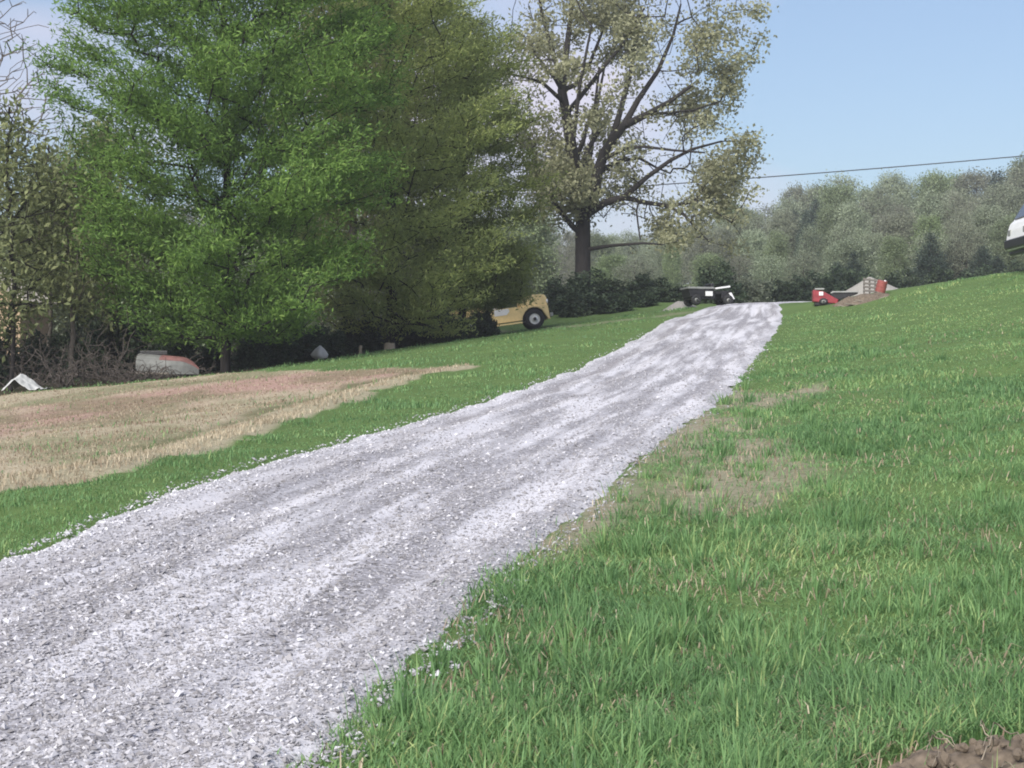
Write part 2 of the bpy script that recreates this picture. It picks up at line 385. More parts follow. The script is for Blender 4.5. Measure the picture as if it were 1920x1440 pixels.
t.links.new(ramp(t, attr(t, 'tint').outputs['Fac'], [(0, (.19, .183, .188)), (.4, (.31, .305, .32)), (.75, (.43, .43, .46)), (1, (.66, .66, .70))]), b.inputs['Base Color'])
b.inputs['Roughness'].default_value = .9; b.inputs['Specular IOR Level'].default_value = .2
x, y, u, v = road_points(120000, 4.8, 40, 2.1)
keep = fbm(x * 1.7 + 20, y * 1.0) + R.normal(0, .22, len(x)) < .60 + .12 * sstep(14, 6, y)
keep |= (u < .1) | (u > .9)
x, y, u, v = (q[keep] for q in (x, y, u, v))
size = np.exp(R.normal(math.log(.0062), .48, len(x))) * (1 + y / 45); size = np.clip(size, .004, .026)
z = H(x, y) + np.where((u > 0) & (u < 1), road_relief(np.clip(u, 0, 1), v, x, y), .015) + size * .15
V, Ff, tt = stones(x, y, z, size, np.clip(R.beta(1.6, 1.9, len(x)) + .25 * (u < .1), 0, 1))
tag(link('gravel', mesh_np('gravel', V, Ff, attrs=dict(tint=tt), mat=m_stone)), 'loose pale grey crushed limestone covering the driveway', 'gravel', kind='stuff')

# ------------------------------------------------------------------ grass
def blades(x, y, z, length, width, lean, az, tint, nseg=3):
    """curved tapering blades: nseg segments"""
    n = len(x); V = np.zeros((n, nseg * 2 + 1, 3))
    dx, dy = np.cos(az), np.sin(az); sx, sy = -dy, dx
    tw = R.normal(0, .7, n); wx = np.cos(az + PI / 2 + tw); wy = np.sin(az + PI / 2 + tw)
    px = x.copy(); py = y.copy(); pz = z.copy(); L = length / nseg
    for k in range(nseg + 1):
        wd = width * (1 - (k / nseg) ** 1.6) * .5
        if k < nseg:
            V[:, 2 * k] = np.stack([px - wx * wd, py - wy * wd, pz], -1); V[:, 2 * k + 1] = np.stack([px + wx * wd, py + wy * wd, pz], -1)
        else: V[:, 2 * k] = np.stack([px, py, pz], -1)
        a = lean * (.35 + 1.0 * k / max(1, nseg - 1))
        px = px + dx * np.sin(a) * L; py = py + dy * np.sin(a) * L; pz = pz + np.cos(a) * L
    tri = []
    for k in range(nseg):
        a, b_ = 2 * k, 2 * k + 1
        if k < nseg - 1: tri += [(a, b_, b_ + 2), (a, b_ + 2, a + 2)]
        else: tri += [(a, b_, a + 2)]
    tri = np.array(tri); Ff = (tri[None] + (np.arange(n) * (nseg * 2 + 1))[:, None, None]).reshape(-1, 3)
    return V.reshape(-1, 3), Ff, np.repeat(tint, nseg * 2 + 1)
m_grass = leafmat('grass_blade', (0.100, 0.197, 0.081), (0.182, 0.323, 0.124), (0.418, 0.482, 0.203), .3)
def wedge(n, d0, d1, pw, lo, hi):
    k = R.random(n); d = (d0 ** (1 - pw) + k * (d1 ** (1 - pw) - d0 ** (1 - pw))) ** (1 / (1 - pw))
    px = R.uniform(lo, hi, n); return (px - CX) / F * d, d
def grass_batch(n, d0, d1, pw, lo, hi, nseg, side):
    x, y = wedge(n, d0, d1, pw, lo, hi)
    ok = ~road_in(x, y); inside = ~ok
    xm = np.interp(y, MR[:, 1], MR[:, 0])
    dd = np.minimum(polydist(x, y, ML[::9]), polydist(x, y, MR[::9]))
    ok |= (dd < R.exponential(.045, n)) & (y < 40); mid_ = np.interp(y, ((ML + MR) / 2)[:, 1], ((ML + MR) / 2)[:, 0])
    ok &= (x > mid_) if side == 'r' else (x < mid_)
    if side == 'l':
        jy_ = (fbm(x * 1.3 + 40, y * 1.3) - .5) * 1.3; jx_ = (fbm(x * 1.3 + 3, y * 1.3) - .5) * .5
        f = inpoly(x + jx_, y + jy_, FIELD)
        ok &= ~f | (R.random(n) < .06)
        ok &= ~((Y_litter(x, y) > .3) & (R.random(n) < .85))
    else:
        s = soft_patch(x, y) * .78 * sstep(.25, .5, fbm(x * 3.5 + 5, y * 3.5))
        s = np.maximum(s, sstep(.38, .06, dd + (fbm(x * 1.1 + 22, y * 1.1) - .5) * .6) * sstep(9, 11, y) * sstep(27, 24, y) * .93)
        ok &= R.random(n) > s
    ok &= ~((np.hypot((x - 1.6) / .70, (y - 5.2) / .42) < .85) & (R.random(n) < .93))
    ok &= R.random(n) > .35 * sstep(.62, .38, fbm(x * 2.3 + 7, y * 2.3))
    x, y, dd = x[ok], y[ok], dd[ok]; n = len(x)
    cl = fbm(x * 1.5, y * 1.5 + 11); tall = sstep(.45, .75, fbm(x * .8 + 50, y * .8))
    L = (.034 + .052 * cl + .088 * tall) * R.uniform(.6, 1.35, n) * (.72 + .28 * sstep(0, .4, dd)) * (1 - .25 * sstep(14, 30, y))
    wd = R.uniform(.005, .0105, n) * np.maximum(1, y / 12)
    az_ = fbm(x * 1.1 + 90, y * 1.1) * 4 * PI + R.normal(0, 1.7, n)
    lean = np.clip(R.normal(1.0, .42, n) + .65 * (1 - tall) * (fbm(x * .9 + 31, y * .9) > .5), .05, 1.5)
    tn = np.clip(.30 + .9 * (fbm(x * .6 + 12, y * .6) - .5) + R.normal(0, .22, n) + .14 * sstep(18, 40, y) * (side == 'r') + (R.random(n) < .028) * .5, 0, 1)
    z = H(x, y) + (fbm(x * .9, y * .9) - .5) * .10 * sstep(0, .5, dd) + (fbm(x * 3.1 + 5, y * 3.1) - .5) * .045 * sstep(0, .5, dd) - .012
    return blades(x, y, z, L, wd, lean, az_, tn, nseg)
def Y_litter(x, y): return sstep(0, 1.5, y - np.interp(x, [-30, -12, -6.5, -3, -1.5, 0], [31.5, 33.8, 39.6, 46.5, 55, 75])) * (x < 5)
def merge(parts):
    V, Fs, T, o = [], [], [], 0
    for v, f, tt in parts: V.append(v); Fs.append(f + o); T.append(tt); o += len(v)
    return np.concatenate(V), np.concatenate(Fs), np.concatenate(T)
def tufts(k):
    x0, y0 = wedge(k, 5, 34, 1.5, 700, 2200)
    ok = (~road_in(x0, y0)) & (x0 > np.interp(y0, MR[:, 1], MR[:, 0]) + .1) & (np.hypot((x0 - 1.6) / .8, (y0 - 5.2) / .5) > 1)
    x0, y0 = x0[ok], y0[ok]; per = 46; n = len(x0) * per; sc_ = np.repeat(R.uniform(.6, 1.3, len(x0)), per)
    a = R.random(n) * 2 * PI; rr = np.abs(R.normal(0, .075, n)) * sc_; x = np.repeat(x0, per) + rr * np.cos(a); y = np.repeat(y0, per) + rr * np.sin(a)
    return blades(x, y, H(x, y) - .01, R.uniform(.09, .19, n) * sc_, R.uniform(.006, .011, n) * np.maximum(1, y / 12), np.clip(R.normal(.55, .35, n), .05, 1.5), a + R.normal(0, .5, n), np.clip(np.repeat(R.uniform(.1, .5, len(x0)), per) + R.normal(0, .15, n), 0, 1), 3)
V, Ff, tt = merge([tufts(520), grass_batch(150000, 4.6, 14, 1.5, 350, 2250, 3, 'r'), grass_batch(150000, 14, 50, 1.25, 1050, 2250, 2, 'r')])
tag(link('grass', mesh_np('grass', V, Ff, attrs=dict(tint=tt), mat=m_grass)), 'uneven green grass on the bank right of the driveway', 'grass', kind='stuff')
V, Ff, tt = merge([grass_batch(130000, 8, 66, 1.35, -350, 1300, 2, 'l')])
tag(link('grass', mesh_np('grass', V, Ff, attrs=dict(tint=tt * .85), mat=m_grass)), 'green grass verge between driveway and cut field', 'grass', kind='stuff')
# matted dead blades between the grass on the right bank
x, y = wedge(18000, 5, 34, 1.5, 600, 2200); sp_ = soft_patch(x, y)
ok = (~road_in(x, y)) & (x > np.interp(y, MR[:, 1], MR[:, 0])) & (R.random(len(x)) < .12 + .9 * sp_ + .5 * (fbm(x * .9 + 31, y * .9) > .56)); x, y = x[ok], y[ok]; n = len(x)
THATCH = blades(x, y, H(x, y) + (fbm(x * .9, y * .9) - .5) * .08 + .012, R.uniform(.05, .14, n), R.uniform(.004, .008, n) * np.maximum(1, y / 11), np.clip(R.normal(1.35, .2, n), .6, 1.6), R.random(n) * 2 * PI, np.clip(R.normal(.35, .25, n), 0, 1), 2)
# dry cut stalks on the field
m_straw = leafmat('straw', (0.226, 0.160, 0.117), (0.372, 0.312, 0.220), (0.558, 0.492, 0.365), .2)
x, y = wedge(70000, 9, 46, 1.2, -350, 950); ok = inpoly(x, y, FIELD) & ~((polydist(x, y, RUT) < .22) & (R.random(len(x)) < .8)); x, y = x[ok], y[ok]; n = len(x)
dw = polydist(x, y, WINDROW); L = R.uniform(.02, .07, n) + .05 * sstep(.8, .1, dw)
V, Ff, tt = blades(x, y, H(x, y) + (fbm(x * .9, y * .9) - .5) * .10 + .05 * sstep(.5, 0., dw) - .005, L, R.uniform(.004, .007, n) * np.maximum(1, y / 10), np.clip(R.normal(1.1, .35, n), 0, 1.55), R.random(n) * 2 * PI,
                   np.clip(R.normal(.4, .2, n) + .3 * sstep(.8, .1, dw) - .15 * (fbm(x * .8, y * .5) > .5), 0, 1), 2)
tag(link('dry_grass', mesh_np('dry_grass', THATCH[0], THATCH[1], attrs=dict(tint=THATCH[2]), mat=m_straw)), 'matted dead grass blades among the green right bank', 'dry grass', kind='stuff')
tag(link('dry_grass', mesh_np('dry_grass', V, Ff, attrs=dict(tint=tt), mat=m_straw)), 'pale dry cut stalks lying on the bare field', 'dry grass', kind='stuff')

# ------------------------------------------------------------------ trees
def norm(v): return v / np.maximum(1e-9, np.linalg.norm(v, axis=-1, keepdims=True))
class Tree:
    """skeleton of nodes; limbs laid by hand, twigs grown towards points in the crown"""
    def __init__(s): s.p = []; s.par = []; s.rmin = []; s.tips = []
    def node(s, p, par, r=0.0): s.p.append(np.asarray(p, float)); s.par.append(par); s.rmin.append(r); return len(s.p) - 1
    def limb(s, pts, r0, r1, par=-1, sub=3, wig=.0):
        pts = [np.asarray(q, float) for q in pts]
        if par >= 0: pts = [s.p[par]] + pts
        last = par; L = len(pts)
        if par < 0: last = s.node(pts[0], -1, r0)
        for i in range(L - 1):
            for k in range(1, sub + 1):
                f = (i + k / sub) / (L - 1); q = pts[i] + (pts[i + 1] - pts[i]) * k / sub
                last = s.node(q + R.normal(0, wig, 3), last, r0 + (r1 - r0) * f)
        return last
    def near(s, q): 
        a = np.array(s.p); return int(np.argmin(((a - q) ** 2).sum(1)))
    def grow(s, pts, step=.35, sag=.0, zpen=1.5, back=.35, root=None):
        arr = np.array(s.p + [np.zeros(3)] * (len(pts) * 24)); cnt = len(s.p)
        d0 = np.array([np.min(((np.array(s.p) - q) ** 2).sum(1)) for q in pts])
        for i in np.argsort(d0):
            q = pts[i]; df = arr[:cnt] - q; dz = df[:, 2]
            cost = (df ** 2).sum(1) + np.where(dz > -.1, zpen * (dz + .1) ** 2 + back * np.abs(dz + .1), 0)
            j = int(np.argmin(cost)); a = arr[j]; L = np.linalg.norm(q - a); k = max(1, min(20, int(L / step)))
            last = j; ctrlp = (a + q) / 2 + np.array([0, 0, sag * L]) + R.normal(0, .06 * L, 3)
            for m in range(1, k + 1):
                tt_ = m / k; pt = a * (1 - tt_) ** 2 + 2 * ctrlp * tt_ * (1 - tt_) + q * tt_ ** 2
                last = s.node(pt, last, 0); arr[cnt] = pt; cnt += 1
            s.tips.append((last, norm(q - (a if k > 1 else arr[s.par[j]] if s.par[j] >= 0 else a))))
    def radii(s, tip=.012, ex=2.4):
        n = len(s.p); acc = np.zeros(n); r = np.zeros(n)
        for i in range(n - 1, -1, -1):
            ri = max(tip, acc[i] ** (1 / ex)) if acc[i] > 0 else tip
            r[i] = min(max(ri, s.rmin[i]), max(s.rmin[i], ri) if s.rmin[i] == 0 else s.rmin[i])
            if s.par[i] >= 0: acc[s.par[i]] += r[i] ** ex
        s.r = r; return r
    def tubes(s, rlo, rhi, sides=6, flare=None):
        p = np.array(s.p); par = np.array(s.par); r = s.r
        ii = np.where((par >= 0) & (r >= rlo) & (r < rhi))[0]
        if len(ii) == 0: return None
        d = np.zeros_like(p); q = par >= 0; d[q] = norm(p[q] - p[par[q]]); d[~q] = (0, 0, 1)
        def ring(ix, rad):
            dd = d[ix]; ref = np.where(np.abs(dd[:, 2:3]) > .8, np.array([[1., 0, 0]]), np.array([[0, 0, 1.]]))
            u = norm(np.cross(dd, ref)); v = np.cross(dd, u)
            a = np.arange(sides) * 2 * PI / sides
            return p[ix][:, None] + rad[:, None, None] * (u[:, None] * np.cos(a)[None, :, None] + v[:, None] * np.sin(a)[None, :, None])
        pa = par[ii]; r0 = np.minimum(r[pa], r[ii] * 1.35)
        # start ring uses the child's frame, slightly behind the joint so bends close
        dd = d[ii]; ref = np.where(np.abs(dd[:, 2:3]) > .8, np.array([[1., 0, 0]]), np.array([[0, 0, 1.]]))
        u = norm(np.cross(dd, ref)); v = np.cross(dd, u); a = np.arange(sides) * 2 * PI / sides
        off = u[:, None] * np.cos(a)[None, :, None] + v[:, None] * np.sin(a)[None, :, None]
        A = (p[pa] - dd * (r0 * .35)[:, None])[:, None] + r0[:, None, None] * off; B = (p[ii] + dd * (r[ii] * .2)[:, None])[:, None] + r[ii][:, None, None] * off
        V = np.concatenate([A, B], 1).reshape(-1, 3); k = np.arange(sides)
        qd = np.stack([k, (k + 1) % sides, (k + 1) % sides + sides, k + sides], -1)
        Ff = (qd[None] + (np.arange(len(ii)) * 2 * sides)[:, None, None]).reshape(-1, 4)
        return V, Ff
def leaves(C, D, per, spread, along, size, aspect, flat=.5, tint_base=None, updroop=0, curl=.5, tvar=.16):
    """per leaves round each tip; C tips, D twig directions"""
    n = len(C); C = np.repeat(C, per, 0); D = np.repeat(D, per, 0); m = len(C)
    off = R.normal(0, spread, (m, 3)); off[:, 2] *= flat
    s = R.uniform(-1, .45, m); c = C + off + D * (s * along)[:, None]; c[:, 2] += updroop * off[:, 0] * 0
    ax = norm(D * (1 - curl) * 1.2 + R.normal(0, curl, (m, 3)) + np.array([0, 0, updroop]))
    nr = norm(R.normal(0, 1, (m, 3)) + np.array([0, 0, .9])); sd = norm(np.cross(ax, nr)); 
    L = size * R.uniform(.6, 1.4, m); Wd = L * aspect * R.uniform(.7, 1.3, m)
    up = np.cross(sd, ax)
    V = np.stack([c - ax * (L * .5)[:, None], c + sd * (Wd * .5)[:, None] + up * (L * .08)[:, None], c + ax * (L * .5)[:, None], c - sd * (Wd * .5)[:, None] + up * (L * .08)[:, None]], 1).reshape(-1, 3)
    Ff = (np.arange(m)[:, None] * 4 + np.array([[0, 1, 2, 3]])).reshape(-1, 4)
    tb = np.repeat(tint_base if tint_base is not None else np.full(n, .5), per)
    return V, Ff, np.repeat(np.clip(tb + R.normal(0, tvar, m), 0, 1), 4)
def plant(name, T, base, bark, leafm, lv, label, cat, group=None, rsplit=.05, parts=('trunk', 'branches', 'crown'), rz=0, rmin=0.0):
    root = empty(name, base, rz, label, cat, group)
    for nm, lo, hi, sd in ((parts[0], rsplit, 9, 9), (parts[1], rmin, rsplit, 4)):
        q = T.tubes(lo, hi, sd)
        if q: link(nm, mesh_np(nm, q[0], q[1], mat=bark, smooth=True), root)
    if lv is not None:
        link(parts[2], mesh_np(parts[2], lv[0], lv[1], attrs=dict(tint=lv[2]), mat=leafm), root)
    return root
bark_grey = barkmat('bark_grey', (.095, .085, .072)); bark_dark = barkmat('bark_dark', (.03, .027, .026)); bark_shade = barkmat('bark_shade', (.046, .042, .04)); bark_pale = barkmat('bark_pale', (.17, .15, .13))

def crown_pts(n, zlo, zhi, prof, shell=.45, lay=0):
    """points in a lathe-shaped crown; prof(t) radius, uneven lobes"""
    out = []
    ph = R.random(5) * 2 * PI
    while len(out) < n:
        t_ = R.random(); a = R.random() * 2 * PI
        lob = 1 + .13 * math.sin(3 * a + ph[0] + 4 * t_) + .10 * math.sin(5 * a + ph[1] - 9 * t_) + .10 * math.sin(14 * t_ + ph[2] + 2 * a)
        rr = prof(t_) * lob * (R.random() ** shell)
        if R.random() > (prof(t_) / 4.2 + .12): continue
        z = zlo + (zhi - zlo) * t_
        if lay: z = round(z / lay + math.sin(a * 3 + ph[3]) * .3) * lay + R.normal(0, lay * .16)
        out.append((rr * math.cos(a), rr * math.sin(a), z))
    return np.array(out)

# --- the feathery bright green tree in front
def bough_pts(nb, per, zlo, zhi, prof):
    out = []; a = R.random() * 6
    for k in range(nb):
        t_ = (k + R.random() * .7) / nb; t_ = t_ ** 1.15; z0 = zlo + (zhi - zlo) * t_; a += 2.4 + R.normal(0, .25)
        L = float(prof(t_)) * R.uniform(.84, 1.1); rise = np.interp(t_, [0, .25, .7, 1], [.16, .46, .75, 1.2]) + R.normal(0, .05); m = max(5, int(per * L / 3.2))
        for s_ in R.random(m) ** .55:
            lat = R.normal(0, .15) * L * (.35 + .65 * (1 - abs(2 * s_ - 1.2)))
            r_ = L * s_; zz = z0 + rise * r_ - .03 * r_ * r_ + R.normal(0, .22) - .25 * abs(lat)
            out.append((r_ * math.cos(a) - lat * math.sin(a), r_ * math.sin(a) + lat * math.cos(a), max(zlo * .8, zz)))
    return np.array(out)
def spray_tree(name, px, d, height, prof, zlo, n, leafm, label, per=46, trunk_r=.13, size=.17, spread=.2, seed=1, group=None, bark=bark_dark, aspect=.28, lean=0., tb=(.30, .70), droop=False):
    base = onground(px, d); T = Tree()
    T.limb([(0, 0, -.2), (.05 + lean * .3, 0, height * .35), (-.06 + lean * .6, .1, height * .7), (lean, 0, height)], trunk_r, .03, sub=9, wig=.02)
    pts = bough_pts(max(30, n // 21), 27, zlo, height, prof)
    if droop:   # a low bough hanging over the truck's rear half
        k_ = 300; q_ = np.c_[R.uniform(.4, 2.0, k_), R.uniform(1.0, 4.0, k_), R.uniform(1.2, 3.2, k_)]
        q_ = q_[(q_[:, 2] > .9 + .35 * q_[:, 0] * R.random(k_))]; pts = np.r_[pts, q_]
    T.grow(pts, step=.5, sag=-.05, zpen=2.5, back=.9); T.radii(.008, 2.5)
    idx = [i for i, _ in T.tips]; C = np.array([T.p[i] for i in idx]); D = np.array([v for _, v in T.tips])
    outw = norm(C * np.array([1, 1, 0]) + 1e-6)
    D = norm(D * .5 + outw * .8 + np.array([0, 0, .22]))
    rad = np.hypot(C[:, 0], C[:, 1]); 
    tb_ = tb[0] + (tb[1] - tb[0]) * (.5 * fbm(C[:, 0] * .7 + seed * 9, C[:, 2] * .7) * 2 * .6 + .4 * R.random(len(C)))
    lv = leaves(C, D, per, spread, .75, size, aspect, flat=.38, tint_base=tb_, curl=.5)
    return plant(name, T, base, bark, leafm, lv, label, 'tree', group)
lm_green = leafmat('leaf_bright_green', (0.070, 0.137, 0.047), (0.166, 0.288, 0.067), (0.312, 0.452, 0.119), .42)
lm_olive = leafmat('leaf_olive', (0.161, 0.211, 0.093), (0.338, 0.400, 0.142), (0.589, 0.632, 0.225), .38)
lm_yell = leafmat('leaf_yellow_olive', (0.103, 0.137, 0.044), (0.227, 0.275, 0.079), (0.368, 0.418, 0.148), .42)
lm_bud = leafmat('leaf_brown_bud', (0.116, 0.107, 0.055), (0.200, 0.180, 0.096), (0.293, 0.267, 0.154), .35)
lm_dull = leafmat('leaf_dull_olive', (0.098, 0.122, 0.056), (0.185, 0.216, 0.098), (0.306, 0.329, 0.152), .35)
lm_tan = leafmat('leaf_tan_green', (0.182, 0.188, 0.110), (0.322, 0.327, 0.191), (0.495, 0.504, 0.346), .45)
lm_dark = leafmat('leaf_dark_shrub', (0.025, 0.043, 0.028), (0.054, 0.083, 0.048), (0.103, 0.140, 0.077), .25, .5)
lm_far = leafmat('leaf_woodland', (0.158, 0.195, 0.125), (0.244, 0.295, 0.193), (0.346, 0.413, 0.278), .3, .5, (.18, .175, .14))
lm_far2 = leafmat('leaf_woodland_green', (0.133, 0.182, 0.081), (0.204, 0.274, 0.126), (0.299, 0.375, 0.184), .3, .45, (.15, .17, .125))
lm_cedar = leafmat('leaf_cedar', (0.025, 0.040, 0.031), (0.047, 0.072, 0.054), (0.081, 0.112, 0.081), .2, .4)
lm_pale = leafmat('leaf_pale_shrub', (0.156, 0.182, 0.130), (0.221, 0.254, 0.182), (0.286, 0.312, 0.234), .35, .2)

profA = lambda t: np.interp(t, [0, .06, .2, .45, .7, .88, 1], [2.0, 3.2, 4.2, 4.5, 4.1, 2.6, .3])
spray_tree('feathery_tree', 422, 41.5, 13.2, profA, 1.05, 2400, lm_green, 'tall bright green feathery tree with slim dark trunk beside the field', seed=1, per=74, size=.125, spread=.17)
profB = lambda t: np.interp(t, [0, .08, .3, .6, .85, 1], [2.0, 3.2, 3.6, 3.3, 2.2, .3])
spray_tree('feathery_tree', 732, 49, 12.8, profB, .7, 1750, lm_olive, 'dark olive tree between the bright green tree and the yellow truck', seed=2, trunk_r=.17, size=.13, per=66, spread=.18)
profC = lambda t: np.interp(t, [0, .1, .3, .55, .8, 1], [1.0, 2.3, 2.75, 2.5, 1.6, .2])
spray_tree('feathery_tree', 868, 54.5, 10.4, profC, 1.3, 1200, lm_yell, 'yellowish olive tree whose low branches hang over the yellow truck', seed=3, trunk_r=.14, size=.135, per=66, spread=.18, droop=True)

# --- tall brownish budding tree behind
def bud_tree(name, px, d, height, label, leafm, n=420, per=26, r=2.7, zlo=.3, trunk_r=.18, size=.16, bark=bark_grey, tipr=.009, group=None, leafy=True, spread=.26):
    base = onground(px, d); T = Tree()
    T.limb([(0, 0, -.2), (.1, 0, height * .4), (-.1, .1, height * .75), (0, 0, height)], trunk_r, .025, sub=7, wig=.04)
    prof = lambda t: np.interp(t, [0, .25, .55, .85, 1], [r * .5, r, r, r * .6, .2])
    pts = crown_pts(n, height * zlo, height, prof, shell=.5)
    T.grow(pts, step=.45, sag=-.04, zpen=3, back=1.3); T.radii(tipr, 2.5)
    C = np.array([T.p[i] for i, _ in T.tips]); D = np.array([v for _, v in T.tips])
    lv = leaves(C, norm(D + np.array([0, 0, .3])), per, spread, .6, size, .45, flat=.8, tint_base=R.uniform(.3, .7, len(C)), curl=.6) if leafy else None
    return plant(name, T, base, bark, leafm, lv, label, 'tree', group)
bud_tree('budding_tree', 655, 58, 14.8, 'tall brownish budding tree rising behind the dark olive tree', lm_bud, 620, 40, r=3.0)
bud_tree('budding_tree', 765, 66, 14.6, 'thin olive budding tree behind the yellowish tree', lm_bud, 420, 26, r=2.6)
bud_tree('bare_tree', -10, 78, 17.5, 'pale leafless tree standing against the sky beyond the green tree', lm_bud, 620, 0, r=3.4, zlo=.4, bark=bark_pale, leafy=False, tipr=.016)
bud_tree('sapling', 18, 40, 6.6, 'thin dark sapling with sparse olive leaves beside the white tarp', lm_dull, 240, 17, r=1.6, zlo=.25, trunk_r=.06, bark=bark_dark)
bud_tree('sapling', 128, 41.5, 5.6, 'pale grey sapling standing in the brown brush', lm_dull, 200, 14, r=1.4, zlo=.35, trunk_r=.075, bark=bark_pale)
bud_tree('sapling', -95, 43, 7.5, 'leafy olive sapling left of the white tarp', lm_dull, 330, 22, r=1.9, zlo=.2, trunk_r=.08)
bud_tree('sapling', 205, 47, 7.2, 'brownish budding sapling behind the feathery tree', lm_dull, 380, 26, r=2.0, zlo=.2, trunk_r=.08)
bud_tree('sapling', 90, 50, 6.8, 'olive sapling in front of the tan shed', lm_dull, 320, 18, r=1.7, zlo=.45, trunk_r=.07)

# --- the big open-crowned tree: trunk and limbs follow the photograph's, at its own distance
OD = 72.0
ob = onground(1093, OD)
def O(px, row, dy=0.0):
    q = P(px, row, OD); return np.array([q[0] - ob[0], dy, q[2] - ob[2]])
T = Tree()
base = T.limb([(0, 0, -.3), (.0, 0, .5), O(1093, 500), O(1093, 440), O(1093, 404)], .36, .31, sub=4)
T.rmin[0] = .6; T.rmin[1] = .52; T.rmin[2] = .46
LL = T.limb([O(1082, 370, .1), O(1076, 303, .3), O(1066, 233, .4), O(1054, 167, .3)], 0.338, 0.195, base)
a1 = T.limb([O(1062, 97, .2), O(1070, 35, .4), O(1076, -40, .3), O(1080, -110, .2)], 0.162, 0.052, LL)
a2 = T.limb([O(1047, 136, -.2), O(1027, 74, -.6), O(1015, 31, -.8), O(1002, -50, -1)], 0.135, 0.046, LL)
a3 = T.limb([O(1039, 148, -.3), O(1008, 117, -1), O(988, 86, -1.5)], 0.095, 0.039, LL)
n_ = T.near(O(1056, 183, .35)); T.limb([O(1040, 178, -.2), O(1016, 159, -.6), O(981, 152, -1), O(938, 146, -1.2)], 0.108, 0.033, n_)
n_ = T.near(O(1054, 167, .3)); T.limb([O(1082, 152, .8), O(1109, 105, 1.6), O(1132, 47, 2), O(1150, -20, 2.3)], 0.121, 0.039, n_)
n_ = T.near(O(1062, 215, .4)); T.limb([O(1085, 190, -.8), O(1120, 150, -1.8), O(1165, 100, -2.5), O(1200, 40, -2.8)], 0.121, 0.039, n_)
RL = T.limb([O(1108, 389, -.1), O(1119, 330, -.3), O(1132, 288, -.4), O(1167, 241, -.7), O(1210, 222, -1.1), O(1249, 202, -1.5), O(1288, 175, -1.9)], 0.311, 0.065, base)
n_ = T.near(O(1167, 241, -.7)); T.limb([O(1195, 190, -.2), O(1235, 130, .3), O(1265, 60, .6), O(1280, 0, .8)], 0.149, 0.039, n_)
n_ = T.near(O(1140, 275, -.4)); T.limb([O(1160, 220, .5), O(1180, 150, 1.2), O(1200, 70, 1.8), O(1210, -10, 2.1)], 0.162, 0.039, n_)
n_ = T.near(O(1210, 222, -1.1)); T.limb([O(1250, 216, -.6), O(1300, 208, -.2), O(1350, 190, 0)], 0.081, 0.033, n_)
C1 = T.limb([O(1089, 345, .5), O(1095, 300, .8), O(1105, 272, 1), O(1128, 233, 1.4), O(1150, 195, 1.8)], 0.176, 0.065, T.near(O(1084, 380, .05)))
T.limb([O(1092, 270, -.6), O(1098, 245, -.9), O(1113, 206, -1.3), O(1120, 140, -1.7)], 0.121, 0.046, T.near(O(1077, 308, .3)))
n_ = T.near(O(1120, 328, -.3)); A1 = T.limb([O(1140, 312, .1), O(1163, 299, .4), O(1202, 292, .8), O(1233, 307, 1.1), O(1262, 318, 1.3)], 0.115, 0.033, n_)
n_ = T.near(O(1127, 305, -.35)); T.limb([O(1160, 288, -1), O(1200, 284, -1.5), O(1255, 294, -2), O(1310, 300, -2.3)], 0.095, 0.033, n_)
n_ = T.near(O(1098, 404)); LR = T.limb([O(1112, 395, -.3), O(1132, 383, -.6), O(1167, 375, -1.0)], 0.203, 0.143, n_)
T.limb([O(1210, 338, -1.3), O(1249, 311, -1.6), O(1288, 292, -2), O(1340, 280, -2.4)], 0.121, 0.039, LR)
LR2 = T.limb([O(1210, 383, -.6), O(1249, 387, -.3), O(1288, 381, 0), O(1319, 370, .2), O(1370, 350, .4)], 0.115, 0.033, LR)
n_ = T.near(O(1249, 387, -.3)); T.limb([O(1280, 404, -.5), O(1300, 428, -.6), O(1325, 455, -.7)], 0.074, 0.026, n_)
n_ = T.near(O(1093, 467)); LB = T.limb([O(1112, 467, -.3), O(1148, 463, -.8), O(1202, 461, -1.4), O(1235, 465, -1.8)], 0.101, 0.033, n_)
T.limb([O(1190, 400, -1), O(1193, 430, -1.2), O(1196, 455, -1.35)], 0.041, 0.033, T.near(O(1190, 380, -.8)))
T.limb([O(1074, 381, .4), O(1054, 366, .9), O(1023, 346, 1.4), O(990, 320, 1.8)], 0.149, 0.039, T.near(O(1084, 385)))
T.limb([O(1072, 424, -.2), O(1047, 397, -.8), O(1016, 342, -1.4), O(995, 290, -1.8)], 0.149, 0.039, T.near(O(1093, 440)))
T.limb([O(1100, 340, 1.8), O(1115, 260, 3.2), O(1130, 160, 4.2), O(1150, 60, 4.8)], 0.176, 0.039, T.near(O(1093, 404)))
T.limb([O(1085, 350, -1.8), O(1070, 280, -3.0), O(1080, 190, -3.9), O(1100, 90, -4.4)], 0.162, 0.039, T.near(O(1084, 375)))
